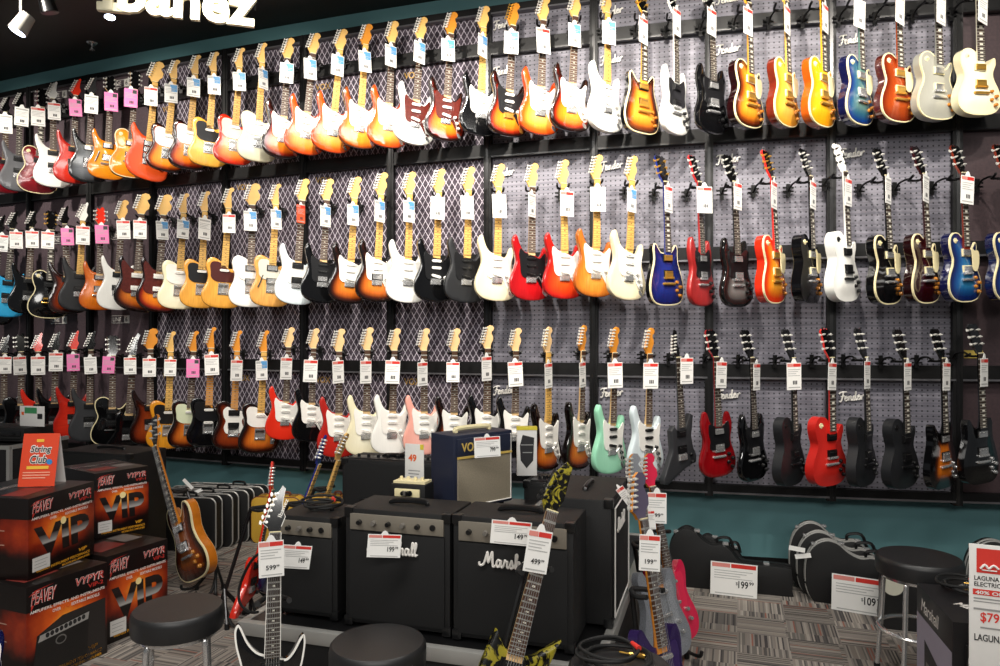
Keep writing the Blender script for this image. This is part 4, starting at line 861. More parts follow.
def diamond():
    m,nt,b=nodes('diamond_grille_cloth'); N=nt.nodes; L=nt.links
    def M(op,a,c=None):
        n=N.new('ShaderNodeMath'); n.operation=op
        for i,x in enumerate((a,c)):
            if x is None: continue
            if isinstance(x,(int,float)): n.inputs[i].default_value=x
            else: L.new(x,n.inputs[i])
        return n.outputs[0]
    tc=N.new('ShaderNodeTexCoord'); sp=N.new('ShaderNodeSeparateXYZ'); L.new(tc.outputs['Object'],sp.inputs[0])
    u=M('DIVIDE',sp.outputs[0],.048); v=M('DIVIDE',sp.outputs[2],.080)
    a=M('ABSOLUTE',M('SUBTRACT',M('FRACT',M('ADD',u,v)),.5)); c=M('ABSOLUTE',M('SUBTRACT',M('FRACT',M('SUBTRACT',u,v)),.5))
    ln=M('GREATER_THAN',M('MAXIMUM',a,c),.445)
    nz=N.new('ShaderNodeTexNoise'); nz.inputs['Scale'].default_value=45; L.new(tc.outputs['Object'],nz.inputs['Vector'])
    cr=N.new('ShaderNodeValToRGB'); cr.color_ramp.elements[0].color=lin('#1d171f'); cr.color_ramp.elements[1].color=lin('#4a3f4c'); cr.color_ramp.elements[0].position=.35; cr.color_ramp.elements[1].position=.7
    L.new(nz.outputs[0],cr.inputs[0]); mx=N.new('ShaderNodeMix'); mx.data_type='RGBA'; L.new(ln,mx.inputs[0]); L.new(cr.outputs[0],mx.inputs[6]); mx.inputs[7].default_value=lin('#b5adb8')
    L.new(mx.outputs[2],b.inputs['Base Color']); b.inputs['Roughness'].default_value=.8; return m
def pegboard():
    m,nt,b=nodes('grey_pegboard'); N=nt.nodes; L=nt.links
    def M(op,a,c=None):
        n=N.new('ShaderNodeMath'); n.operation=op
        for i,x in enumerate((a,c)):
            if x is None: continue
            if isinstance(x,(int,float)): n.inputs[i].default_value=x
            else: L.new(x,n.inputs[i])
        return n.outputs[0]
    tc=N.new('ShaderNodeTexCoord'); sp=N.new('ShaderNodeSeparateXYZ'); L.new(tc.outputs['Object'],sp.inputs[0])
    S=.0335
    fx=M('SUBTRACT',M('FRACT',M('DIVIDE',sp.outputs[0],S)),.5); fz=M('SUBTRACT',M('FRACT',M('DIVIDE',sp.outputs[2],S)),.5)
    d=M('SQRT',M('ADD',M('MULTIPLY',fx,fx),M('MULTIPLY',fz,fz))); hole=M('LESS_THAN',d,.17)
    mp=N.new('ShaderNodeMapping'); mp.inputs['Scale'].default_value=(2.5,2.5,60); L.new(tc.outputs['Object'],mp.inputs[0])
    nz=N.new('ShaderNodeTexNoise'); nz.inputs['Scale'].default_value=1; nz.inputs['Detail'].default_value=5; L.new(mp.outputs[0],nz.inputs['Vector'])
    cr=N.new('ShaderNodeValToRGB'); cr.color_ramp.elements[0].color=lin('#5b5963'); cr.color_ramp.elements[1].color=lin('#7e7c86'); cr.color_ramp.elements[0].position=.35; cr.color_ramp.elements[1].position=.65
    L.new(nz.outputs[0],cr.inputs[0]); mx=N.new('ShaderNodeMix'); mx.data_type='RGBA'; L.new(hole,mx.inputs[0]); L.new(cr.outputs[0],mx.inputs[6]); mx.inputs[7].default_value=lin('#26252b')
    L.new(mx.outputs[2],b.inputs['Base Color']); b.inputs['Roughness'].default_value=.6; return m
POSTS=[-95,-30,30,90,153,226,304,391,488,594,709,831,957,1090]
def build_rack():
    rk=thing('display_rack','tall black steel display rack along the back wall, with mesh and pegboard panels','display rack',W(500)*1.0)
    o0=rk.location.copy()
    dm,pg=diamond(),pegboard(); lm=wallmat('mauve_grille_cloth','#40343a','#53454b',60); br=wallmat('brown_grille_cloth','#2f2226','#3c2c2f',60)
    silver=plain('logo_silver','#dedbd5',.4,.2); gold=plain('logo_gold','#b9934a',.35,.5); plate=plain('logo_plate','#4a4246',.5); yel=plain('brass_plate','#c4ab52',.4,.3)
    SLAB={}
    lev=[ZT]+LEV
    fend=script_mesh('fend',.062,.2,slope=.12)
    vox=text_me('VOX',w=.135,h=.05,bold=.01,name='logo'); line=text_me('LINE',w=.105,h=.036,bold=.01,name='logo'); six=text_me('6',w=.026,h=.04,bold=.01,name='logo')
    for i in range(len(POSTS)-1):
        a,b=W(POSTS[i]),W(POSTS[i+1]); ch=b-a; w=ch.length; rz=math.atan2(ch.y,ch.x)
        mx=(POSTS[i]+POSTS[i+1])/2
        kind='line' if mx<150 else 'dia' if mx<485 else 'peg' if mx<957 else 'br'
        mat={'line':lm,'dia':dm,'peg':pg,'br':br}[kind]
        for k in range(5):
            p=obj('panel',MB().box(0,w,0,.02,lev[k+1],lev[k]),rk,mat,a-o0,(0,0,rz))
            z1=lev[k]
            if kind=='peg' and k in(0,1,2,4): obj('logo',fend,p,silver,(.05,-.012,z1-.20 if k else z1-.14))
            if kind=='dia' and ((i+k)%3!=0 or k==4) and k in(1,2,4): obj('logo',vox,p,gold,(w*.08+.05,-.004,z1-.14))
            if kind=='line' and k in(0,2,3):
                zz={0:z1-.135,2:z1-.48,3:z1-.44}[k]
                f=obj('logo_plate',MB().box(w/2-.11,w/2+.11,-.006,0,zz,zz+.07).box(w/2-.106,w/2+.048,-.0075,-.006,zz+.005,zz+.065,1),p,(silver,plate))
                obj('logo',line,f,silver,(w/2-.09,-.009,zz+.017)); obj('logo',six,f,BLK2,(w/2+.066,-.008,zz+.015))
            if kind=='br' and k in(1,3,4): 
                for zz in ((z1-.66,) if k==1 else (lev[k+1]+.09,)): obj('brass_plate',MB().box(.04,.15,-.006,0,zz,zz+.05),p,yel)
    for x in POSTS:
        q=W(x,.03)-o0; q.z=0
        obj('post',MB().box(-.028,.028,-.02,.05,.53,ZT+.02).box(-.010,.010,-.026,-.02,.53,ZT+.02,1),rk,(BLK,BLK2),q,(0,0,RAD(-16)))
    xs=list(range(-110,1121,40)); 
    for k,z in enumerate([ZT]+LEV):
        h=.05 if k in(0,5) else .085
        def strip(z0,z1,f,bk):
            mb=MB(); n=len(xs); vs=[]
            for x in xs:
                A,Bk=W(x,f)-o0,W(x,bk)-o0
                vs+=[(A.x,A.y,z0),(A.x,A.y,z1),(Bk.x,Bk.y,z1),(Bk.x,Bk.y,z0)]
            mb.add(vs,[(4*i+j,4*i+(j+1)%4,4*i+4+(j+1)%4,4*i+4+j) for i in range(n-1) for j in range(4)]); return mb.mesh('rail',ang=20)
        r=obj('rail',strip(z-h/2,z+h/2,.045,0),rk,BLK)
        obj('lip',strip(z-h/2-.012,z-h/2,.05,0),r,plain('rail_edge','#77767a',.3,.7) if k not in(1,2) else BLK2)
    xs2=xs

def build_lights():
    w=bpy.data.worlds.new('store_air'); bpy.context.scene.world=w; w.use_nodes=True
    w.node_tree.nodes['Background'].inputs[0].default_value=(.9,.95,1,1); w.node_tree.nodes['Background'].inputs[1].default_value=.10
    def spot(x,y,z,tx,ty,tz,e,size=62,blend=.6,col=(1,.93,.83),rad=.05):
        l=bpy.data.lights.new('track_spot','SPOT'); l.energy=e; l.spot_size=RAD(size); l.spot_blend=blend; l.color=col; l.shadow_soft_size=rad
        o=bpy.data.objects.new('track_spot',l); C.objects.link(o); o.location=(x,y,z)
        o.rotation_euler=(Vector((tx,ty,tz))-Vector((x,y,z))).to_track_quat('-Z','Y').to_euler(); return o
    for px,e,tz in ((20,300,2.6),(150,260,2.7),(290,300,2.6),(400,330,2.6),(510,330,2.6),(610,320,2.6),(720,290,2.7),(850,210,2.8),(960,120,2.8)):
        t=W(px); n=Vector((-.28,-.96,0)); s=t+n*2.0
        spot(s.x+.25,s.y,4.05,t.x,t.y,tz,e*SPOTK,80,.8)
    def area(x,y,z,sx,sy,e,col=(1,.97,.92),tgt=None):
        l=bpy.data.lights.new('fill_light','AREA'); l.shape='RECTANGLE'; l.size=sx; l.size_y=sy; l.specular_factor=.35; l.energy=e; l.color=col  # unseen fill lamps, added to brighten the floor and foreground
        o=bpy.data.objects.new('fill_light',l); C.objects.link(o); o.location=(x,y,z)
        if tgt: o.rotation_euler=(Vector(tgt)-o.location).to_track_quat('-Z','Y').to_euler()
    area(-1.8,1.5,4.1,2.5,.6,115); area(1.7,1.6,4.1,2.5,.6,85); area(0,-2.2,3.9,5,1,190,tgt=(0,3.6,.6))
    spot(-1.35,3.6,4.05,-1.62,4.55,3.6,60,60,.5,(1,.96,.85))
    bpy.context.scene.view_settings.view_transform='Standard'
    bpy.context.scene.view_settings.exposure=EXPO
SPOTK=.92; EXPO=0.0
def build_camera():
    c=bpy.data.cameras.new('camera'); c.sensor_width=36; c.lens=F/1000*36; c.shift_y=(HY-333)/1000; c.clip_start=.05
    o=bpy.data.objects.new('camera',c); C.objects.link(o); o.location=(0,0,CZ); o.rotation_euler=(math.pi/2,0,0)
    bpy.context.scene.camera=o
# ------------------------------------------------------------------ shop floor
TOLEX=plain('black_tolex','#0c0c0d',.6,noise=.25,nscale=300,bump=.4); CLOTH=plain('black_grille_cloth','#060607',.8,noise=.3,nscale=500)
PANEL=plain('grey_gold_panel','#8b8478',.4,.4); ALU=plain('aluminium','#a9a8a4',.38,.45,noise=.12,nscale=12); NAVY=plain('navy_tolex','#1e2438',.5,noise=.2,nscale=300,bump=.3)
TAN=plain('tan_grille_cloth','#8d8370',.8,noise=.45,nscale=220); CARD=plain('white_card','#dcdad6',.6); VINYL=plain('black_vinyl','#1e1e1f',.42,noise=.1,nscale=60,bump=.1)
TEXTK=plain('ink','#222224',.6); REDI=plain('sign_red','#d2352a',.5); TWEED=plain('yellow_tweed','#b9912f',.6,noise=.25,nscale=160); BROWN=plain('brown_leather','#5a2c18',.5)
RUB=plain('rubber','#0d0d0d',.7); WTX=plain('white_print','#e6e2dc',.6); YTX=plain('yellow_print','#e3a021',.6); RTX=plain('red_print','#c8352c',.6); OTX=plain('orange_print','#e05a1c',.6)
RZ=RAD(-17); RO=Vector((-.51,2.86,0)); RU=Vector((math.cos(RZ),math.sin(RZ),0)); RV=Vector((-math.sin(RZ),math.cos(RZ),0))
def RL(x,y,z=0): return RO+RU*x+RV*y+Vector((0,0,z))
def RX(px,yl):
    k=(px-500)/F; return (k*(RO.y+RV.y*yl)-RO.x-RV.x*yl)/(RU.x-k*RU.y)
def rbox(x0,x1,y0,y1,z0,z1,b=.01,name='box'):
    return MB().box(x0,x1,y0,y1,z0,z1).mesh(name,bevel=b)

def riser():
    t=thing('display_platform','low black display platform with aluminium edging in the middle of the floor, under the amplifiers','platform',RO,RZ)
    x0,x1,y1,h=-.60,.90,1.85,.42
    obj('carcass',rbox(x0,x1,0,y1,0,h-.05,.004),t,TOLEX); obj('top',MB().box(x0+.02,x1-.02,.02,y1-.02,h-.05,h-.004),t,BLK2)
    for a,b,c,d in ((x0-.006,x1+.006,-.008,.03),(x0-.006,x1+.006,y1-.03,y1+.008),(x0-.008,x0+.03,.03,y1-.03),(x1-.03,x1+.008,.03,y1-.03)):
        obj('edge_trim',rbox(a,b,c,d,h-.055,h,.006),t,ALU)
    t2=thing('display_platform','small upper platform with silver edge, standing on the low platform under the navy amplifier','platform',RL(0,0,h),RZ)
    xa,xb=RX(371,.42),RX(514,.42); h2=.365
    obj('carcass',rbox(xa,xb,.42,.97,0,h2-.04,.004),t2,TOLEX)
    for a,b,c,d in ((xa-.006,xb+.006,.412,.44),(xa-.006,xa+.02,.44,.97),(xb-.02,xb+.006,.44,.97)): obj('edge_trim',rbox(a,b,c,d,h2-.04,h2,.005),t2,ALU)
    obj('top',MB().box(xa+.02,xb-.02,.44,.97,h2-.04,h2-.003),t2,BLK2)

def amp(label,loc,rz,w,h,dp,cab=TOLEX,panel=None,grille=CLOTH,logo=None,ph=.07,top_panel=False,corners=True,strap=True,cat='amplifier',name='guitar_amplifier',knobs=6):
    t=thing(name,label,cat,loc,rz)
    obj('cabinet',rbox(0,w,.012,dp,.012,h,.008),t,cab)
    fz1=h-.02-(ph+.006 if panel and not top_panel else 0)
    obj('grille_cloth',rbox(.022,w-.022,.004,.02,.03,fz1,.003),t,grille)
    if panel and not top_panel:
        p=obj('control_panel',rbox(.025,w-.025,.003,.02,h-.02-ph,h-.02,.003),t,panel)
        for i in range(knobs):
            x=.07+(w-.14)*i/(knobs-1)
            if i==knobs-1: obj('knob',MB().cyl((x,.004,h-.02-ph/2),(x,-.003,h-.02-ph/2),.012,n=14),p,BLK2)
            else: obj('knob',MB().cyl((x,.004,h-.02-ph/2),(x,-.014,h-.02-ph/2),.011,.009,n=14),p,BLK2 if i%2==0 else plain('grey_knob','#6a6660',.4))
    if top_panel:
        p=obj('control_panel',rbox(.03,w-.03,.03,.03+.10,h-.004,h+.006,.002),t,panel)
        for i in range(knobs):
            x=.07+(w-.14)*i/(knobs-1); obj('knob',MB().cyl((x,.08,h+.004),(x,.08,h+.022),.010,.008,n=12),p,CREAM if panel is CREAM else BLK2)
    if corners:
        for x in (0,w):
            for z in (.006,h):
                sx=1 if x==0 else -1; sz=1 if z<.1 else -1
                obj('corner_cap',MB().box(x-.004*sx,x+.035*sx,.006,.045,z-.004*sz,z+.035*sz).mesh('corner_cap',bevel=.006),t,BLK2)
    if strap:
        obj('handle',MB().tube(smooth_open([(w*.32,dp*.5,h),(w*.34,dp*.5,h+.012),(w*.5,dp*.5,h+.016),(w*.66,dp*.5,h+.012),(w*.68,dp*.5,h)],4),.011,6),t,cab if cab is NAVY else BLK2)
    for x in (.04,w-.04):
        for y in (.05,dp-.05): obj('foot',MB().cyl((x,y,0),(x,y,.014),.014,n=10),t,RUB)
    return t

def price_card(label,px,py,d,w,h,price,roll=0,yaw=0,style='r',wide=None,cat='price tag',group=None,superscript=True,name='price_tag'):
    wide=(w>h) if wide is None else wide
    me=tag_mesh(w,h,style,price=True,wide=wide,tab=(cat=='price tag'))
    o=obj(name,me,None,TAGMATS); tag(o,label,cat,group)
    c=P(px,py,d)
    face_eye(o,c+Vector((0,0,h/2)),yaw,roll)
    if price:
        z=-h*.80 if not wide else -h*.74; x=-w*.22 if not wide else w*.10
        tw=w*.40 if not wide else w*.21
        text(o,price,x,z,-.0012,TEXTK,w=tw,h=h*(.13 if not wide else .22),name='price',bold=.02)
        text(o,'99',x+tw+w*.02,z+h*(.07 if not wide else .12),-.0012,TEXTK,h=h*(.06 if not wide else .10),name='price',bold=.02)
    return o

def stool(label,px,d,z,dia,turn=20):
    c=P(px,HY,d); c.z=0; r=dia/2
    t=thing('bar_stool',label,'stool',c,RAD(turn),'round black shop stools')
    obj('seat',MB().lathe([(r*.90,z-.085),(r*.985,z-.08),(r,z-.065),(r,z-.022),(r*.985,z-.008),(r*.94,z),(r*.5,z+.003),(0.001,z+.003)],48),t,VINYL)
    obj('seat_ring',MB().lathe([(r*.80,z-.10),(r*.86,z-.10),(r*.86,z-.084),(r*.80,z-.084)],32),t,CHR)
    for k in range(4):
        a=RAD(45+90*k); q=Vector((math.cos(a),math.sin(a),0))
        obj('leg',MB().tube(smooth_open([q*r*.55+Vector((0,0,z-.09)),q*r*.80+Vector((0,0,z-.10)),q*r*.86+Vector((0,0,z-.15)),q*r*.90+Vector((0,0,z*.5)),q*r*1.02+Vector((0,0,.015))],5),.011,10),t,CHR)
        f=q*r*1.02; obj('foot_cap',MB().cyl((f.x,f.y,0),(f.x,f.y,.03),.014,n=10),t,RUB)
    zf=z*.42; rr=r*.93
    obj('foot_ring',MB().tube([(rr*math.cos(2*math.pi*i/40),rr*math.sin(2*math.pi*i/40),zf) for i in range(40)],.009,8,closed=True),t,CHR)
    return t

def stand(label,base,facing,neck,group='guitar stands'):
    """tubular tripod stand; FACING is the horizontal direction the held guitar faces"""
    rz=math.atan2(facing.x,-facing.y)
    t=thing('guitar_stand',label,'guitar stand',(base.x,base.y,0),rz,group)
    q=Matrix.Rotation(-rz,3,'Z')@(neck-Vector((base.x,base.y,0))); nx,ny,h=q.x,q.y+.068,q.z; cz=max(.03,base.z-.06)
    obj('upright',MB().tube([(0,.13,.16),(nx,ny+.03,h)],.011,8),t,BLK2)
    obj('yoke',MB().tube(smooth_open([(nx-.055,ny-.08,h+.01),(nx-.052,ny-.03,h),(nx,ny+.03,h),(nx+.052,ny-.03,h),(nx+.055,ny-.08,h+.01)],4),.010,8),t,RUB)
    obj('cradle',MB().tube(smooth_open([(-.09,-.05,cz+.02),(-.09,-.035,cz-.008),(-.09,.05,cz-.008),(0,.13,max(.16,cz+.06)),(.09,.05,cz-.008),(.09,-.035,cz-.008),(.09,-.05,cz+.02)],4),.009,8),t,RUB)
    for a in (-60,60,180):
        q=Vector((math.sin(RAD(a)),-math.cos(RAD(a)),0))
        l=obj('leg',MB().tube([(0,.13,.18),(q.x*(.13 if a<100 else .05),.13+q.y*(.13 if a<100 else .05),.02)],.009,8),t,BLK2)
        k_=.13 if a<100 else .05; obj('foot_cap',MB().cyl((q.x*k_,.13+q.y*k_,0),(q.x*k_,.13+q.y*k_,.03),.013,n=10),l,RUB)

def floor_guitar(kind,head,pu,guard,fin,gm,board,hd,ex,label,top,bot,dt,db,rel,strings=True,stand_label=None,sh=.62):
    M=mats_for(kind,fin,gm,board,hd,ex); M.update(ex.get('M',{}))
    root,ch=make_guitar(kind,head,pu,guard,M,label,'guitar',None)
    T_,B_=P(*top,dt),P(*bot,db); L=place(root,T_,B_,rel)
    if strings:
        zb=.152 if kind in('superb','crk','dano') else .18; zn=.823 if kind in('superb','crk','strat') else .812
        yf=-.014 if kind in('superb','crk','strat') else -.016-{'semi':.013}.get(kind,0)
        for i in range(6):
            obj('string',MB().cyl(((i-2.5)*.0105,yf-.012,zb),((i-2.5)*.0066,yf-.001,zn),.0007+.0001*(5-i),n=5),root,CHR)
    if stand_label:
        f=-(root.matrix_world.to_3x3()@Vector((0,1,0))); f.z=0; f.normalize()
        nk_=B_.lerp(T_,max(.4,min(.72,(sh-B_.z)/(T_.z-B_.z)))); stand(stand_label,B_,f,nk_)
    return root

def fire(name,w,h,cx,cz,band=.74):
    m,nt,b=nodes(name); N=nt.nodes; L=nt.links
    def M(op,a,c=None):
        n=N.new('ShaderNodeMath'); n.operation=op
        for i,x in enumerate((a,c)):
            if x is None: continue
            if isinstance(x,(int,float)): n.inputs[i].default_value=x
            else: L.new(x,n.inputs[i])
        return n.outputs[0]
    tc=N.new('ShaderNodeTexCoord'); sp=N.new('ShaderNodeSeparateXYZ'); L.new(tc.outputs['Object'],sp.inputs[0])
    dx=M('DIVIDE',M('SUBTRACT',sp.outputs[0],cx),w*.75); dz=M('DIVIDE',M('SUBTRACT',sp.outputs[2],cz),h*.42); dy=M('MULTIPLY',sp.outputs[1],2.2)
    nz=N.new('ShaderNodeTexNoise'); nz.inputs['Scale'].default_value=9; nz.inputs['Detail'].default_value=5; L.new(tc.outputs['Object'],nz.inputs['Vector'])
    d=M('ADD',M('SQRT',M('ADD',M('ADD',M('MULTIPLY',dx,dx),M('MULTIPLY',dz,dz)),M('MULTIPLY',dy,dy))),M('MULTIPLY',M('SUBTRACT',nz.outputs[0],.5),.55))
    cr=N.new('ShaderNodeValToRGB'); e=cr.color_ramp.elements; e[0].position=.0; e[0].color=lin('#ffd98a'); e[1].position=1; e[1].color=lin('#120807')
    for p,c in ((.14,'#f7942e'),(.36,'#d85a1c'),(.66,'#8a2812'),(.88,'#3c110b')): k=e.new(p); k.color=lin(c)
    L.new(d,cr.inputs[0]); mx=N.new('ShaderNodeMix'); mx.data_type='RGBA'; L.new(M('GREATER_THAN',M('DIVIDE',sp.outputs[2],h),band),mx.inputs[0])
    L.new(cr.outputs[0],mx.inputs[6]); mx.inputs[7].default_value=lin('#15100f'); L.new(mx.outputs[2],b.inputs['Base Color']); b.inputs['Roughness'].default_value=.35
    return m
def silverband(name,z0,z1):
    m,nt,b=nodes(name); N=nt.nodes; L=nt.links
    tc=N.new('ShaderNodeTexCoord'); sp=N.new('ShaderNodeSeparateXYZ'); L.new(tc.outputs['Object'],sp.inputs[0])
    mr=N.new('ShaderNodeMapRange'); mr.inputs[1].default_value=z0; mr.inputs[2].default_value=z1; L.new(sp.outputs[2],mr.inputs[0])
    nz=N.new('ShaderNodeTexNoise'); nz.inputs['Scale'].default_value=40; L.new(tc.outputs['Object'],nz.inputs['Vector'])
    cr=N.new('ShaderNodeValToRGB'); e=cr.color_ramp.elements; e[0].position=0; e[0].color=lin('#17110f'); e[1].position=1; e[1].color=lin('#2a2220')
    for p,c in ((.42,'#1c1614'),(.46,'#b9b6b2'),(.62,'#7c7876'),(.74,'#55504e'),(.78,'#1d1715')): k=e.new(p); k.color=lin(c)
    L.new(mr.outputs[0],cr.inputs[0]); L.new(cr.outputs[0],b.inputs['Base Color']); b.inputs['Roughness'].default_value=.4; return m
def amp_carton(label,A,Bp,z,h,dp,kind,idx):
    A=Vector((A[0],A[1],z)); Bp=Vector((Bp[0],Bp[1],z)); v=Bp-A; w=v.length; rz=math.atan2(v.y,v.x)
    t=thing('amplifier_carton',label,'cardboard box',A,rz,'stacked amplifier cartons')
    fm=fire('carton_fire_art_%d'%idx,w,h,w*.5,h*.56)
    obj('carton',rbox(0,w,0,dp,0,h,.003),t,fm)
    y=-.0012
    a=text(t,'PEAVEY',w*.05,h*.80,y,WTX,w=w*.30,h=h*.135,name='logo',shear=.35,bold=.03); text(t,'PEAVEY',w*.052,h*.802,y-.001,RTX,w=w*.296,h=h*.128,name='logo',shear=.35,bold=.0)
    obj('logo_stroke',MB().poly([(w*.02,h*.895),(w*.10,h*.945),(w*.33,h*.965),(w*.12,h*.935)],y-.0004).poly([(w*.055,h*.81),(w*.085,h*.80),(w*.05,h*.745)],y-.0004),t,RTX)
    text(t,'VYPYR',w*.58,h*.845,y,WTX,w=w*.37,h=h*.085,name='lettering',shear=.2,bold=.045); text(t,'VYPYR',w*.582,h*.847,y-.001,RTX,w=w*.366,h=h*.08,name='lettering',shear=.2,bold=.01)
    text(t,{0:'VIP-1',1:'VIP-1',2:'VIP-2',3:'VIP-2'}[idx],w*.74,h*.785,y,RTX,w=w*.20,h=h*.045,bold=.02)
    text(t,'AMPLIFIERS, EFFECTS, AND INSTRUMENTS',w*.04,h*.715,y,WTX,w=w*.92,h=h*.035,bold=.02)
    text(t,'OVER',w*.30,h*.665,y,WTX,w=w*.10,h=h*.032,bold=.02); text(t,'70',w*.42,h*.662,y,OTX,w=w*.09,h=h*.045,bold=.03); text(t,'EDITABLE MODELS',w*.53,h*.665,y,WTX,w=w*.36,h=h*.032,bold=.02)
    text(t,'VARIABLE INSTRUMENT PERFORMANCE',w*.10,h*.055,y,YTX,w=w*.82,h=h*.035,bold=.02); text(t,'MODELING AMPLIFIER',w*.48,h*.012,y,YTX,w=w*.44,h=h*.028,bold=.02)
    text(t,'VIP',w*.74,h*.115,y,YTX,w=w*.13,h=h*.045,bold=.03,shear=.2)
    if kind=='vip':
        sm=silverband('vip_letters_%d'%idx,0,h*.34)
        text(t,'VIP',w*.07,h*.235,y,sm,w=w*.84,h=h*.38,name='big_lettering',bold=.045,shear=-.04)
        obj('spark',MB().cyl((w*.5,y,h*.605),(w*.5,y-.0006,h*.605),.018,n=20),t,plain('spark_print','#ffe9a8',.5))
        obj('sticker',MB().quad(w*.05,w*.30,h*.08,h*.25,y-.0006).quad(w*.08,w*.27,h*.20,h*.205,y-.001,1).quad(w*.08,w*.24,h*.16,h*.165,y-.001,1).quad(w*.08,w*.25,h*.12,h*.125,y-.001,1),t,(CARD,GREYM))
    else:
        pr=MB(); pr.poly([(w*.05,-0+h*.01),(w*.72,h*.01),(w*.76,h*.55),(w*.12,h*.48)],y,0); pr.poly([(w*.72,h*.01),(w*.97,h*.06),(w*.97,h*.62),(w*.76,h*.55)],y,1); pr.poly([(w*.12,h*.48),(w*.76,h*.55),(w*.97,h*.62),(w*.42,h*.60)],y,1)
        pr.poly([(w*.13,h*.41),(w*.74,h*.46),(w*.755,h*.535),(w*.155,h*.475)],y-.0006,2)
        for i in range(9): x=w*(.24+.055*i); z0=h*(.455+.0055*i); pr.poly([(x+.010*math.cos(a),z0+.012*math.sin(a)) for a in [2*math.pi*j/10 for j in range(10)]],y-.001,3)
        pr.poly([(w*.40+.028*math.cos(a),h*.36+.022*math.sin(a)) for a in [2*math.pi*j/16 for j in range(16)]],y-.001,4)
        pr.poly([(w*.40+.022*math.cos(a),h*.36+.016*math.sin(a)) for a in [2*math.pi*j/16 for j in range(16)]],y-.0014,0)
        obj('printed_picture',pr,t,(plain('print_dark','#1c1a19',.5),plain('print_dark_side','#2b2725',.5),plain('print_silver','#9d9a96',.5),TEXTK,plain('print_grey','#6c6966',.5)))
    # shipping side (left end) and top print
    s=MB()
    for i in range(11): s.add([(-.0012,dp*.92-dp*.7*(.6+.4*((i*7)%5)/5),h*(.66-.035*i)),(-.0012,dp*.92,h*(.66-.035*i)),(-.0012,dp*.92,h*(.672-.035*i)),(-.0012,dp*.92-dp*.7*(.6+.4*((i*7)%5)/5),h*(.672-.035*i))],[(0,1,2,3)],0)
    s.add([(-.0014,dp*.35,h*.06),(-.0014,dp*.65,h*.06),(-.0014,dp*.65,h*.22),(-.0014,dp*.35,h*.22)],[(0,1,2,3)],1)
    obj('side_print',s,t,(plain('print_pale','#b08a78',.6),CARD))
    tp=MB(); tp.add([(w*.1,dp*.15,h+.001),(w*.55,dp*.2,h+.001),(w*.5,dp*.45,h+.001),(w*.08,dp*.4,h+.001)],[(0,1,2,3)],0); tp.add([(w*.60,dp*.25,h+.001),(w*.9,dp*.25,h+.001),(w*.9,dp*.5,h+.001),(w*.6,dp*.5,h+.001)],[(0,1,2,3)],1); tp.add([(w*.02,dp*.62,h+.001),(w*.98,dp*.62,h+.001),(w*.98,dp*.72,h+.001),(w*.02,dp*.72,h+.001)],[(0,1,2,3)],2)
    obj('top_print',tp,t,(plain('print_dull_red','#7a2c26',.5),plain('print_mid_grey','#77706c',.4),plain('clear_tape','#5a524e',.15)))
    return t

CASEP=[(.0,.12),(.005,.25),(.05,.335),(.13,.378),(.21,.365),(.28,.315),(.36,.285),(.44,.292),(.51,.262),(.57,.205),(.64,.185),(.96,.18),(1.0,.15),(1.0,.03),(.96,.0),(.40,.0),(.10,.0),(.03,.03)]
def bulb_case(label,loc,rz,length,thick=.11,trim=True,hs=1.0,group=None):
    t=thing('guitar_case',label,'guitar case',loc,rz,group)
    pts=[Vector((p[0]*length,p[1]*hs)) for p in smooth_closed([Vector(q) for q in CASEP],4)]
    pts=[Vector((p.x,max(p.y,0))) for p in pts]
    obj('shell',MB().prism(pts,0,thick).mesh('shell',bevel=.006),t,TOLEX)
    if trim:
        for y in (.012,thick*.5): obj('trim',MB().tube([(p.x,y,p.y+.001) for p in pts if p.y>.02],.0065,6),t,ALU)
    else: obj('trim',MB().tube([(p.x,thick*.45,p.y+.001) for p in pts if p.y>.02],.005,6),t,BLK2)
    for x,z in ((.06,.345),(.235,.36),(.47,.29),(.80,.183)):
        obj('latch',MB().box(x*length-.018,x*length+.018,thick*.2,thick*.55,z*hs-.004,z*hs+.012).mesh('latch',bevel=.003),t,CHR)
    obj('handle',MB().tube(smooth_open([(.40*length,thick*.5,.286*hs),(.41*length,thick*.5,.32*hs),(.50*length,thick*.5,.325*hs),(.54*length,thick*.5,.25*hs)],4),.010,8),t,BLK2)
    return t
def flat_case(label,loc,rz,w,h,thick,mat,trim,group):
    t=thing('guitar_case',label,'guitar case',loc,rz,group)
    def rr(r,k=6): return [(x+r*math.cos(RAD(a0+90*i/k)),z+r*math.sin(RAD(a0+90*i/k))) for x,z,a0 in ((w-r,h-r,0),(r,h-r,90),(r,r,180),(w-r,r,270)) for i in range(k+1)]
    o=rr(.05)
    obj('shell',MB().prism(o,0,thick).mesh('shell',bevel=.008),t,mat)
    for y in (.012,thick-.012): obj('trim',MB().tube([(p[0],y,p[1]) for p in o],.007,6,closed=True),t,trim)
    for x in (.18,.5,.82): obj('latch',MB().box(w*x-.02,w*x+.02,thick*.25,thick*.7,h-.004,h+.010).mesh('latch',bevel=.003),t,CHR if mat is TOLEX else GOLD)
    obj('handle',MB().tube(smooth_open([(w*.60,thick*.5,h),(w*.61,thick*.5,h+.028),(w*.73,thick*.5,h+.028),(w*.74,thick*.5,h)],4),.009,8),t,BLK2 if mat is TOLEX else BROWN)
    return t
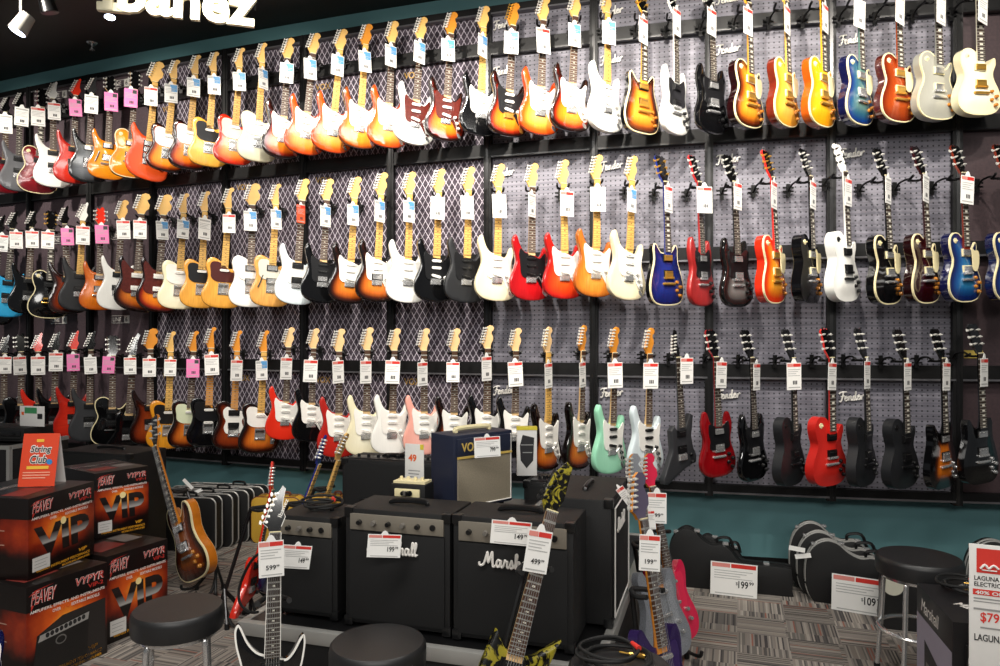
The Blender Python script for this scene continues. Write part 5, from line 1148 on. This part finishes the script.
def coil(label,c,r,turns,n=90,rz=0,ends=True,red=True):
    random.seed(int(c.x*1000)%97)
    t=thing('guitar_cable',label,'cable',c)
    pts=[]
    for i in range(n*turns):
        a=2*math.pi*i/n; k=i/(n*turns); rr=r*(1-.12*math.sin(a*.37)-.10*k); 
        pts.append((rr*math.cos(a)+.02*math.sin(a*.23),rr*.92*math.sin(a)+.015*math.cos(a*.31),.008+.010*(i//n)+.004*math.sin(a*2.3)))
    obj('lead',MB().tube(pts[::3],.0055,7),t,RUB)
    if red:
        e=Vector(pts[-1]); d=Vector((-.3,.9,0)).normalized()
        obj('boot',MB().cyl(e,e+d*.045,.009,.007,10),t,REDM); e2=Vector(pts[0]); 
        p=obj('plug',MB().cyl(e2,e2+Vector((-.045,.02,.0)),.0075,.0065,10).cyl(e2+Vector((-.045,.02,0)),e2+Vector((-.075,.034,0)),.003,n=8),t,GOLD)
    return t

def build_floor():
    riser(); h1=.42
    # Marshall-style combos along the front of the platform
    def front_amp(label,p0,p1,yl,ztop,dp,logo,knobs,ph):
        x0,x1=RX(p0,yl),RX(p1,yl); a=amp(label,RL(x0,yl,h1),RZ,x1-x0,ztop-h1,dp,panel=PANEL,knobs=knobs,ph=ph)
        w,h=x1-x0,ztop-h1
        if logo: obj('logo',script_mesh('marsh',.052*w/.46,.22),a,WTX,(w*.27,-.002,h-.02-ph-.085*w/.46))
        return a
    front_amp('black guitar amplifier with white script logo, largest of three at the platform front','452','572',.075,.92,.28,True,6,.072) if 0 else None
    a3=front_amp('black guitar amplifier with full-width white script logo, right end of the platform front',452,573,.075,.905,.27,True,6,.075)
    a2=front_amp('black guitar amplifier with half-covered script logo, middle of the platform front',344,449,.085,.90,.27,True,6,.065)
    a1=front_amp('small black guitar amplifier with coiled lead on top, left end of the platform front',274,336,.10,.845,.27,False,4,.060)
    # big combo turned to the right
    x1=RX(607,.36); 
    A=Vector((.125,2.93+.03,h1)); rz=RZ+RAD(90)
    nr=Vector((.416,2.86,h1))+RV*.09+RU*.02                            # near right corner; front baffle looks right
    big=amp('tall black guitar amplifier turned to the right, behind the script-logo amplifier','' or nr,rz,.50,.52,.30,panel=None,grille=CLOTH)
    obj('piping',MB().tube([(.03,.002,.04),(.47,.002,.04),(.47,.002,.48),(.03,.002,.48)],.004,6,closed=True),big,WTX)
    obj('logo',script_mesh('marsh',.05,.22),big,WTX,(.10,-.001,.37))
    # navy combo on the upper platform
    z2=h1+.365
    A=Vector(((455-500)/F*3.34,3.34,z2)); Bq=Vector(((514-500)/F*3.58,3.58,z2)); v=Bq-A; w=v.length; rz=math.atan2(v.y,v.x)
    vx=amp('navy blue guitar amplifier with tan cloth, gold stripe and cream handle, on the upper platform',A,rz,w,.36,.19,cab=NAVY,grille=TAN,corners=False,strap=False)
    obj('top_board',rbox(.016,w-.016,.000,.02,.262,.345,.003),vx,NAVY); obj('gold_stripe',MB().box(.016,w-.016,-.003,.004,.252,.262),vx,plain('gold_paint','#d8b860',.4,.1))
    obj('piping',MB().tube([(.02,.002,.03),(w-.02,.002,.03),(w-.02,.002,.345)],.0035,6),vx,WHITEP)
    text(vx,'VOX',w*.10,.283,-.003,plain('gold_paint','#d8b860',.4,.1),w=w*.30,h=.042,name='logo',bold=.02,extrude=.01)
    obj('handle',MB().tube(smooth_open([(w*.22,.10,.36),(w*.25,.10,.378),(w*.75,.10,.378),(w*.78,.10,.36)],4),.012,8),vx,CREAM)
    # small cream-topped combo
    x0,x1=RX(389,.45),RX(424,.45)
    sm=amp('small black practice amplifier with cream control panel, left of the navy amplifier',RL(x0,.45,z2),RZ,x1-x0,.145,.12,panel=CREAM,ph=.035,knobs=4,corners=False,strap=False)
    obj('top_panel',MB().box(.008,x1-x0-.008,.03,.11,.145,.155),sm,CREAM)
    for i in range(4): obj('knob',MB().cyl((.03+.035*i,.07,.155),(.03+.035*i,.07,.170),.009,.007,12),sm,CREAM)
    # large black combo behind
    yl=1.05; x0=RX(341,yl)
    bk=amp('wide black guitar amplifier with row of knobs on top, behind the small cream-panel amplifier',RL(x0,yl,h1),RZ,.62,.50,.26,panel=plain('black_panel','#1a1a1c',.3),top_panel=True,knobs=9)
    obj('tray_handle',MB().box(.12,.22,-.006,.005,.25,.29).mesh('tray_handle',bevel=.004),bk,BLK2)
    # rear knobs amp + boxes right of navy
    yl=1.02; x0,x1=RX(523,yl),RX(582,yl)
    ra=amp('black guitar amplifier with sloping knob panel, behind and right of the navy amplifier',RL(x0,yl,h1),RZ,x1-x0,.44,.26,panel=plain('black_panel','#1a1a1c',.3),top_panel=True,knobs=8)
    # boxed pedal standing behind the navy amp
    c=P(515,480,3.72); c.z=z2
    bx=thing('pedal_box','white box picturing a black pedal, yellow top edge, right of the navy amplifier','box',RL(RX(517,1.10),1.10,h1+.452),RAD(2))
    obj('carton',rbox(0,.105,0,.05,0,.255,.002),bx,CARD); obj('yellow_edge',MB().box(-.001,.106,-.002,.051,.240,.256),bx,plain('yellow_card','#d8c63a',.5))
    obj('printed_picture',MB().poly([(.02,.08),(.05,.04),(.085,.08),(.09,.20),(.03,.215),(.015,.16)],-.002).quad(.02,.085,.16,.165,-.003,1).quad(.03,.08,.12,.125,-.003,1),bx,(TEXTK,GREYM))
    sg=thing('info_card','white information card with orange number and yellow edge, leaning left of the navy amplifier','sign',RL(RX(405,.66),.66,z2),RZ-RAD(8))
    obj('card',rbox(0,.105,0,.004,0,.30,.001),sg,CARD); text(sg,'49',.02,.215,-.001,OTX,w=.045,h=.035,bold=.03)
    obj('yellow_edge',MB().box(.085,.105,-.001,.0,.275,.30),sg,plain('yellow_card','#d8c63a',.5))
    obj('print_lines',MB().quad(.02,.085,.17,.174,-.001).quad(.02,.08,.155,.159,-.001).quad(.02,.07,.14,.144,-.001).quad(.045,.085,.09,.11,-.001),sg,GREYM)
    # price tags in the foreground
    G_='price cards on floor stock'
    price_card('white and red price card on the small left amplifier at the platform front',298,557,2.90,.112,.092,'149',8,0,group=G_)
    price_card('wide white and red price card on the middle amplifier at the platform front',385,546,2.86,.130,.090,'199',4,0,group=G_)
    price_card('wide white and red price card beside the script logo of the right front amplifier',512,533,2.72,.150,.088,'149',5,0,group=G_)
    price_card('white and red price card hanging on the navy amplifier',487,447,3.24,.118,.090,'799',-2,12,group=G_)
    price_card('tall price card reading 599 on the black white-edged floor guitar',271,559,2.66,.088,.132,'599',-1,0,group=G_)
    price_card('tall tilted price card on the yellow crackle guitar',541,552,2.44,.080,.142,'499',9,0,group=G_)
    price_card('tall price card on the hot pink guitar, higher of the two right of the platform',657,508,3.45,.088,.145,'199',0,0,group=G_)
    price_card('tall price card on the purple guitar, lower of the two right of the platform',650,553,2.62,.074,.130,'199',1,0,group=G_)
    price_card('small slanted price card at the top corner of the tall turned amplifier',619,500,2.95,.034,.10,None,-38,0,group=G_)
    price_card('small narrow price card hanging on the silver sparkle guitar neck',651,520,2.95,.026,.075,None,-6,0,group=G_)
    # stools
    stool('round black stool with chrome legs in front of the amplifier cartons, left foreground',178,2.72,.595,.325)
    stool('round black stool at the bottom edge in front of the middle amplifier',378,2.46,.575,.325)
    stool('round black stool with coiled lead on its seat, bottom edge near the platform corner',620,2.28,.575,.325)
    stool('round black stool with chrome foot ring in the right background, beside stacked cartons',919,3.38,.585,.365,-4)
    # floor guitars
    W_=FIN['white']
    ib=floor_guitar('superb','point','hh','','black','','e','k',{'M':{'bind':WHITEP}},'black pointed-horn guitar with white edging, front left of the platform',(276,487),(270,753),2.74,2.60,4,stand_label='black guitar stand under the white-edged black guitar, front left of the platform')
    mb=MB()
    for s in (-1,1): mb.add([(s*.0285,-.0065,.350),(s*.0310,-.0065,.350),(s*.0310,-.0125,.350),(s*.0285,-.0125,.350),(s*.0210,-.0065,.823),(s*.0235,-.0065,.823),(s*.0235,-.0125,.823),(s*.0210,-.0125,.823)],[(0,1,2,3),(7,6,5,4),(0,4,5,1),(1,5,6,2),(2,6,7,3),(3,7,4,0)])
    obj('binding',mb,ib,WHITEP)
    hp=HEAD['point'][0]; R_=Matrix.Rotation(RAD(-9),3,'X')
    obj('binding',MB().tube([R_@Vector((p[0],-.001,p[1]))+Vector((0,.001,.823)) for p in hp[1:-1]],.0016,5),ib,WHITEP)
    lg=text_me('Ibanez',w=.075,h=.016,name='logo',bold=.01); q=R_@Vector((.024,-.002,.055)); obj('logo',lg,ib,WHITEP,(q.x,q.y+.001,.823+q.z),(RAD(-9),RAD(-68),0))
    floor_guitar('crk','blade','hh','','crackle','','r','d',{'M':{'tuner':BLK2,'head':FIN['crackle'],'headback':FIN['crackle']}},'yellow and black crackle guitar standing in front of the right front amplifier',(564,462),(485,772),2.66,2.34,12,stand_label='black guitar stand under the yellow crackle guitar',sh=.78)
    GPN=FIN['purple']
    floor_guitar('dano','big','ll','dano','purple','w','r','a',{'nk':'sienna','M':{'guard':FIN['purple'],'head':plain('grey_purple_finish','#5c5468',.35,coat=.3),'headback':AMBERM,'bind':FIN['purple']}},'dark purple guitar, nearest of the three right of the platform',(634,470),(676,748),2.86,2.66,56,stand_label='black guitar stand under the purple guitar')
    floor_guitar('dano','big','ll','dano','sparkle','w','r','a',{'nk':'sienna','M':{'guard':FIN['sparkle'],'head':FIN['sparkle'],'headback':AMBERM,'bind':FIN['sparkle']}},'silver sparkle guitar between the purple and hot pink ones',(630,452),(674,660),3.50,3.30,52,stand_label='black guitar stand under the silver sparkle guitar')
    floor_guitar('dano','big','ll','dano','hotpink','w','r','a',{'nk':'sienna','M':{'guard':FIN['hotpink'],'head':FIN['hotpink'],'headback':AMBERM,'bind':FIN['hotpink']}},'hot pink guitar, farthest of the three right of the platform',(645,452),(681,644),3.70,3.52,48,stand_label='black guitar stand under the hot pink guitar')
    floor_guitar('semi','gib','hh','','rsemi','','e','k',{'nk':'ambside','side':'ambside','M':{'bind':CREAM,'headback':FIN['ambside']}},'sunburst hollow-body guitar leaning on a stand behind the amplifier cartons',(150,416),(196,580),4.72,4.50,-64,stand_label='black guitar stand holding the sunburst hollow-body guitar')
    floor_guitar('explorer','xpl','hh','','fred','','r','r',{'M':{'head':FIN['fred'],'headback':FIN['fred'],'neck':FIN['fred']}},'bright red angular guitar seen edge-on at the left end of the platform',(277,462),(247,612),4.20,4.10,68,strings=False,stand_label='black guitar stand under the red angular guitar')
    floor_guitar('super','point','hh','','blue','','m','b',{'M':{'head':FIN['blue'],'headback':FIN['blue'],'neck':FIN['blue']}},'blue guitar seen edge-on behind the small left amplifier',(329,437),(271,593),4.32,4.22,64,strings=False,stand_label='black guitar stand under the edge-on blue guitar')
    floor_guitar('strat','strat','sss','strat','sb2','w','m','m',{},'sunburst guitar with maple headstock seen edge-on behind the small left amplifier',(347,433),(296,590),4.74,4.62,62,strings=False,stand_label='black guitar stand under the edge-on maple-headed guitar')
    floor_guitar('strat','strat','sss','strat','blue','w','m','m',{},'blue guitar with white pickguard cut off by the left edge',(-36,470),(-33,752),2.75,2.62,20,strings=False,stand_label='black guitar stand at the left edge under the blue guitar')
    # cables
    am1=RL((RX(274,.1)+RX(336,.1))/2,.235,.845)
    coil('black coiled lead with red boot on the small left amplifier',am1+Vector((0,0,.016)),.085,3)
    c=P(620,HY,2.28); c.z=.579
    coil('black coiled guitar lead with red boot on the stool near the platform corner',c+Vector((-.02,.02,0)),.105,4)
    pts=smooth_open([P(268,548,3.0),P(252,560,3.02),P(240,585,3.05),P(240,603,3.05),P(250,612,3.06),P(258,612,3.1)],6)
    o=obj('power_cable',MB().tube(pts,.006,6).mesh('power_cable'),None,RUB); tag(o,'thin black cable hanging in a loop at the left end of the platform','cable')
    # cartons
    amp_carton('black and orange amplifier carton with big VIP lettering, upper front of the left stack',(-2.20,3.405),(-2.129,3.83),.462,.382,.46,'vip',0)
    amp_carton('black and orange amplifier carton with big VIP lettering, upper rear of the left stack',(-2.274,4.10),(-2.097,4.357),.462,.37,.40,'vip',1)
    amp_carton('amplifier carton with printed picture of an amplifier, lower front of the left stack',(-2.152,3.315),(-1.99,3.70),0,.46,.48,'amp',2)
    amp_carton('black and orange amplifier carton partly behind a stool, lower rear of the left stack',(-2.04,3.785),(-1.88,4.13),0,.46,.62,'vip',3)
    # tent sign
    ts=thing('tent_sign','orange folded tent sign reading String Club on top of the front carton','sign',P(36,480,3.68)*1.0,RAD(6)); ts.location.z=.846
    wS,hS,tl=.175,.26,.06
    obj('front_panel',MB().add([(-wS/2,0,0),(wS/2,0,0),(wS/2,tl,hS),(-wS/2,tl,hS)],[(0,1,2,3)]).mesh('front_panel',recalc=False),ts,plain('orange_card','#d8431f',.5))
    obj('back_panel',MB().add([(-wS/2,2*tl,0),(-wS/2,tl,hS),(wS/2,tl,hS),(wS/2,2*tl,0)],[(0,1,2,3)]).mesh('back_panel',recalc=False),ts,CARD)
    tr=-math.atan2(tl,hS)
    def tt(s,x,z,w,h,m,dy=.002,**k): text(ts,s,x,z,z/hS*tl-dy,m,w=w,h=h,rot=(tr,0,0),**k)
    for s,x,z,w in (('String',-.048,.155,.105),('Club',-.045,.108,.085)):
        tt(s,x,z,w,.050,WTX,.002,bold=.075,shear=.15); tt(s,x+.004,z+.005,w*.94,.040,TEXTK,.004,bold=.012,shear=.15)
    k=.083/hS*0
    def tq(x0,x1,z0,z1,m,n,dy=.002):
        f=lambda z:z/hS*tl-dy
        obj(n,MB().add([(x0,f(z0),z0),(x1,f(z0),z0),(x1,f(z1),z1),(x0,f(z1),z1)],[(0,1,2,3)]).mesh(n,recalc=False),ts,m)
    tq(-.055,.050,.085,.100,plain('yellow_ribbon','#e9b83a',.5),'ribbon')
    for i in range(3): tq(-.07,.06-.02*(i==2),.066-.013*i,.071-.013*i,plain('pale_print','#eaa58a',.6),'print_line')
    tq(-.02,.015,.218,.232,plain('yellow_ribbon','#e9b83a',.5),'print_line'); obj('blue_dot',MB().cyl((.052,.118/hS*tl-.003,.120),(.052,.118/hS*tl-.0035,.120),.014,n=18),ts,plain('print_blue','#3c8ed0',.5))
    # stock at the far left
    fc=thing('flight_case','black flight case with aluminium edges at the left edge behind the cartons','case',P(-60,HY,4.75)*1.0,RAD(-10)); fc.location.z=0
    obj('shell',rbox(0,.52,0,.5,0,.90,.006),fc,TOLEX)
    for a in ((0,.52,-.004,.02,.88,.904),(.50,.524,-.004,.02,0,.88),(.50,.524,.02,.5,.88,.904)): obj('edge_trim',MB().box(*a),fc,ALU)
    ah=amp('black amplifier head on the flight case at the left edge',fc.location+Vector((-.05,.1,.904)),RAD(-10),.60,.10,.26,panel=plain('black_panel','#1a1a1c',.3),ph=.03,knobs=5,corners=False,strap=False)
    sc=thing('shelf_card','small white card with green heading behind the String Club sign','sign',P(32,423,4.86)*1.0,RAD(-14)); sc.location.z=1.0055
    obj('card',rbox(-.10,.10,0,.003,0,.135,.001),sc,CARD); obj('green_heading',MB().quad(-.06,.04,.085,.125,-.001).mesh('green_heading',recalc=False),sc,plain('green_print','#3f8a5a',.6))
    obj('print',MB().quad(-.085,-.065,.075,.095,-.001).quad(.045,.085,.05,.085,-.001,1).mesh('print',recalc=False),sc,(OTX,TEXTK))
    cb=amp('low black speaker cabinet behind the carton stack',Vector((-3.02,4.95,0)),RAD(-17),.62,.83,.34,corners=True,strap=True,cat='speaker cabinet',name='speaker_cabinet')
    # cases along the wall, left
    for i in range(4):
        b=G(128,549)+Vector((.075*i,.135*i,0))
        flat_case(['nearest','second','third','farthest'][i]+' of the black silver-trimmed guitar cases by the left wall',b,RAD(-8),.70,.40,.115,TOLEX,ALU,'black rectangular guitar cases')
    for i,(a,bx_) in enumerate(((251,301),(306,350))):
        q=G(a,543); wd_=(bx_-a)/F*q.y
        flat_case(['yellow tweed guitar case beside the black cases, left of the two','yellow tweed guitar case behind the edge-on guitars, right of the two'][i],q+Vector((0,.02*i,0)),RAD(-6),wd_,.355,.14,TWEED,BROWN,'yellow tweed guitar cases')
    for i,(x,y,r) in enumerate(((188,484,-40),(196,492,70))):
        o=obj('paper_tag',MB().box(-.012,.012,0,.001,-.05,.05).mesh('paper_tag'),None,PAPER); tag(o,['white paper tag sticking up from the black cases','white paper tag lying across the black cases'][i],'tag'); face_eye(o,P(x,y,5.62),0,r)
    # cases along the wall, right
    p=P(669,HY,4.70); p.z=0
    bulb_case('black shaped guitar case lying along the wall behind the 199 price sign',p,RZ,.74,.115,False,.98,'black shaped guitar cases'); p=p+RV*.14+RU*.16
    bulb_case('second black shaped case, against the wall behind the one with the 199 sign',p,RZ,.52,.08,False,.80,'black shaped guitar cases')
    for i in range(3):
        p=P(806,HY,4.42); p.z=0; p=p+RV*(.115*i)-RU*.035*i
        bulb_case(['nearest','middle','rearmost'][i]+' of three silver-edged black guitar cases behind the 109 price sign',p,RZ,.84,.105,True,[.98,1.03,1.10][i],'silver-edged shaped guitar cases')
    for i,(x,y) in enumerate(((797,549),(803,556))):
        o=obj('paper_tag',MB().box(-.045,.045,0,.001,-.014,.014).mesh('paper_tag'),None,PAPER); tag(o,['upper','lower'][i]+' white paper tag on the silver-edged guitar cases','tag'); face_eye(o,P(x,y,4.40),0,[6,-12][i])
    p=P(968,HY,4.25); p.z=0
    bulb_case('silver-edged black guitar case behind the white standing sign at the right',p,RZ,.9,.11,True,1.1,'silver-edged shaped guitar cases')
    def placard(label,px,py,d,w,h,price):
        o=price_card(label,px,py,d,w,h,price,1,0,wide=True,cat='price sign',name='price_sign')
        text(o,'$',w*.045,-h*.66,-.0012,TEXTK,h=h*.10,name='price')
        obj('foot',MB().box(-w*.3,w*.3,.0016,.06,-h,-h+.004),o,CARD)
        text(o,'SHOP',-w*.46,-h*.145,-.0012,CARD,w=w*.30,h=h*.07) if 0 else None
        return o
    o=placard('white floor price sign reading 199 in front of the long black case',734,570,4.50,.275,.205,'199'); o.location.z=.206
    o=placard('white floor price sign reading 109 in front of the silver-edged cases',859,588,4.22,.285,.212,'109'); o.location.z=.213
    # right foreground cartons, sign, round badge
    def carton2(label,A,Bp,h,dp,pic):
        A=Vector((A[0],A[1],0)); Bp=Vector((Bp[0],Bp[1],0)); v=Bp-A; w=v.length
        t=thing('amplifier_carton',label,'cardboard box',A,math.atan2(v.y,v.x),'cartons at the right')
        obj('carton',rbox(0,w,0,dp,0,h,.003),t,plain('black_carton','#161517',.35))
        obj('picture_panel',MB().quad(.005,w-.005,.005,h*.80,-.001).poly([(w*.25,.01),(w*.85,.01),(w*.85,h*.55),(w*.25,h*.66)],-.0016,1).quad(w*.30,w*.80,h*.46,h*.52,-.002,2).poly([(w*.55+.05*math.cos(a),h*.25+.06*math.sin(a)) for a in [2*math.pi*j/16 for j in range(16)]],-.002,2).mesh('picture_panel',recalc=False),t,(plain('lavender_print','#8f8a9a',.5),TEXTK,plain('print_grey','#6c6966',.5)))
        text(t,'Marshall',w*.15,h*.84,-.001,WTX,w=w*.5,h=h*.09,shear=.2)
        lm=text_me('Marshall',w=.16,h=.045,name='lettering',shear=.15,bold=.02); obj('lettering',lm,t,WTX,(w*.55,.06,h+.001),(RAD(-90),0,RAD(40)))
        return t
    carton2('black carton with grey picture panel, nearest the chrome-ringed stool',(1.747,3.06),(1.637,2.64),.57,.40,True)
    carton2('black carton beside the white standing sign at the right edge',(1.665,2.612),(1.617,2.43),.50,.22,True)
    coil('black coiled lead lying on the cartons at the right',Vector((1.90,2.98,.572)),.10,3)
    gb=thing('gig_bag','black padded bag with round white label, behind the chrome-legged stool','bag',P(886,HY,4.00)*1.0,RZ); gb.location.z=0
    obj('bag',MB().prism(smooth_closed([Vector(q) for q in [(0,0),(.30,0),(.32,.15),(.28,.30),(.15,.34),(.0,.32),(-.02,.15)]],4),0,.10).mesh('bag',bevel=.01),gb,VINYL)
    obj('label_disc',MB().cyl((.035,-.004,.24),(.035,-.001,.24),.052,n=28),gb,plain('cream_disc','#d9d6c4',.5))
    ls=thing('standing_sign','white standing sign with red square and price 79 at the right edge','sign',P(969,HY,2.30)*1.0,RAD(-24)); ls.location.z=0
    wS=.34; zb,zt=.48,.950
    obj('board',rbox(0,wS,0,.004,zb,zt,.001),ls,CARD); obj('pole',MB().cyl((wS/2,.02,.02),(wS/2,.02,zt-.05),.010,n=10),ls,CHR); obj('base',MB().lathe([(.13,0),(.13,.012),(.02,.022)],28,0,(wS/2,.02,0)),ls,BLK2)
    obj('red_square',MB().quad(.02,.085,zt-.088,zt-.012,-.001).mesh('red_square',recalc=False),ls,REDI)
    obj('emblem',MB().tube(smooth_open([(.030,-.002,zt-.075),(.042,-.002,zt-.062),(.052,-.002,zt-.073),(.065,-.002,zt-.062),(.078,-.002,zt-.072)],4),.0035,6).tube([(.034,-.002,zt-.079),(.074,-.002,zt-.079)],.002,6),ls,CARD)
    for s,x,z,w,h,m in (('LAGUNA LE',.014,zt-.112,.086,.014,TEXTK),('ELECTRIC GU',.014,zt-.131,.098,.014,TEXTK),('$79',.030,zt-.245,.050,.034,REDI),('99',.083,zt-.228,.02,.017,REDI),('LAGUNA',.014,zt-.302,.080,.022,TEXTK)):
        text(ls,s,x,z,-.0015,m,w=w,h=h,bold=.015)
    obj('red_band',MB().quad(.010,.20,zt-.158,zt-.140,-.001).mesh('red_band',recalc=False),ls,REDI); text(ls,'40% OFF LIST',.016,zt-.155,-.0025,CARD,w=.13,h=.011,bold=.03)
    obj('print_lines',MB().quad(.012,.15,zt-.171,zt-.167,-.001).quad(.012,.14,zt-.180,zt-.177,-.001).quad(.012,.10,zt-.205,zt-.199,-.001).quad(.03,.14,zt-.262,zt-.257,-.001).mesh('print_lines',recalc=False),ls,GREYM)
    obj('printed_picture',MB().poly([(.085,zb),(wS,zb),(wS,zb+.13),(.15,zb+.095),(.095,zb+.06)],-.001).mesh('printed_picture',recalc=False),ls,TEXTK)
    # ceiling: sign, spot heads, sprinkler
    A=P(103,10,4.45); Bq=P(258,26,4.66); v=Bq-A; rz=math.atan2(v.y,v.x)
    sgn=thing('hanging_sign','large pale metal letters reading Ibanez hanging from the ceiling','sign',A,rz)
    SGM=plain('sign_face','#d9d2b4',.35,.1,emit=.06); wl=math.hypot(v.x,v.y)  # faint glow added to the metal letters, which hold no lamp
    lm=text_me('Ibanez',w=wl*.985,h=.25,name='letters',bold=.032,extrude=.05); lo=obj('letters',lm,sgn,SGM,(0,0,0),(0,RAD(1.5),0))
    obj('serif',MB().box(-.035,.15,-.012,.03,-.005,.05).mesh('serif',bevel=.008),sgn,SGM)
    for x in (.2,.98*wl): obj('cable',MB().cyl((x,.02,.1),(x,.02,CEIL-A.z),.003,n=6),sgn,BLK2)
    def head(label,px,py,d,col,lit,yaw,aim=(0,.45,-1),s=1):
        p=P(px,py,d); t=thing('track_light',label,'spotlight',p,0)
        a=Vector(aim).normalized(); n=Vector((a.x,a.y,a.z))
        obj('housing',MB().cyl(-n*.09*s,n*.05*s,.050*s,.062*s,24),t,col)
        obj('lens',MB().cyl(n*.05*s,n*.053*s,.054*s,n=24),t,plain('lamp_glass','#dfe8ff',.3,emit=9) if lit else BLK2)
        obj('stem',MB().cyl((0,0,.03),(0,0,CEIL-p.z),.010,n=8),t,col)
    head('white track spotlight shining down, top left corner',21,26,4.9,plain('grey_white_metal','#8d8a84',.4,.2),True,0,(-.45,-.25,-1),.95)
    head('dark unlit track spotlight beside the white one',48,6,5.05,BLK2,False,0,(.2,.2,-1),.9)
    head('small lit spotlight under the first letter of the hanging sign',110,13,5.1,BLK2,True,0,(.1,-.2,-1),.65)
    p=P(92,51,6.4); p.z=CEIL
    sp=thing('fire_sprinkler','small chrome fire sprinkler on the black ceiling','sprinkler',p)
    obj('rosette',MB().cyl((0,0,-.012),(0,0,0),.035,.045,16),sp,CHR); obj('nozzle',MB().cyl((0,0,-.06),(0,0,-.01),.008,n=8).cyl((0,0,-.066),(0,0,-.06),.022,n=12),sp,CHR)
build_room(); build_rack(); build_wall_guitars()
if 'build_floor' in globals(): build_floor()
build_lights(); build_camera()
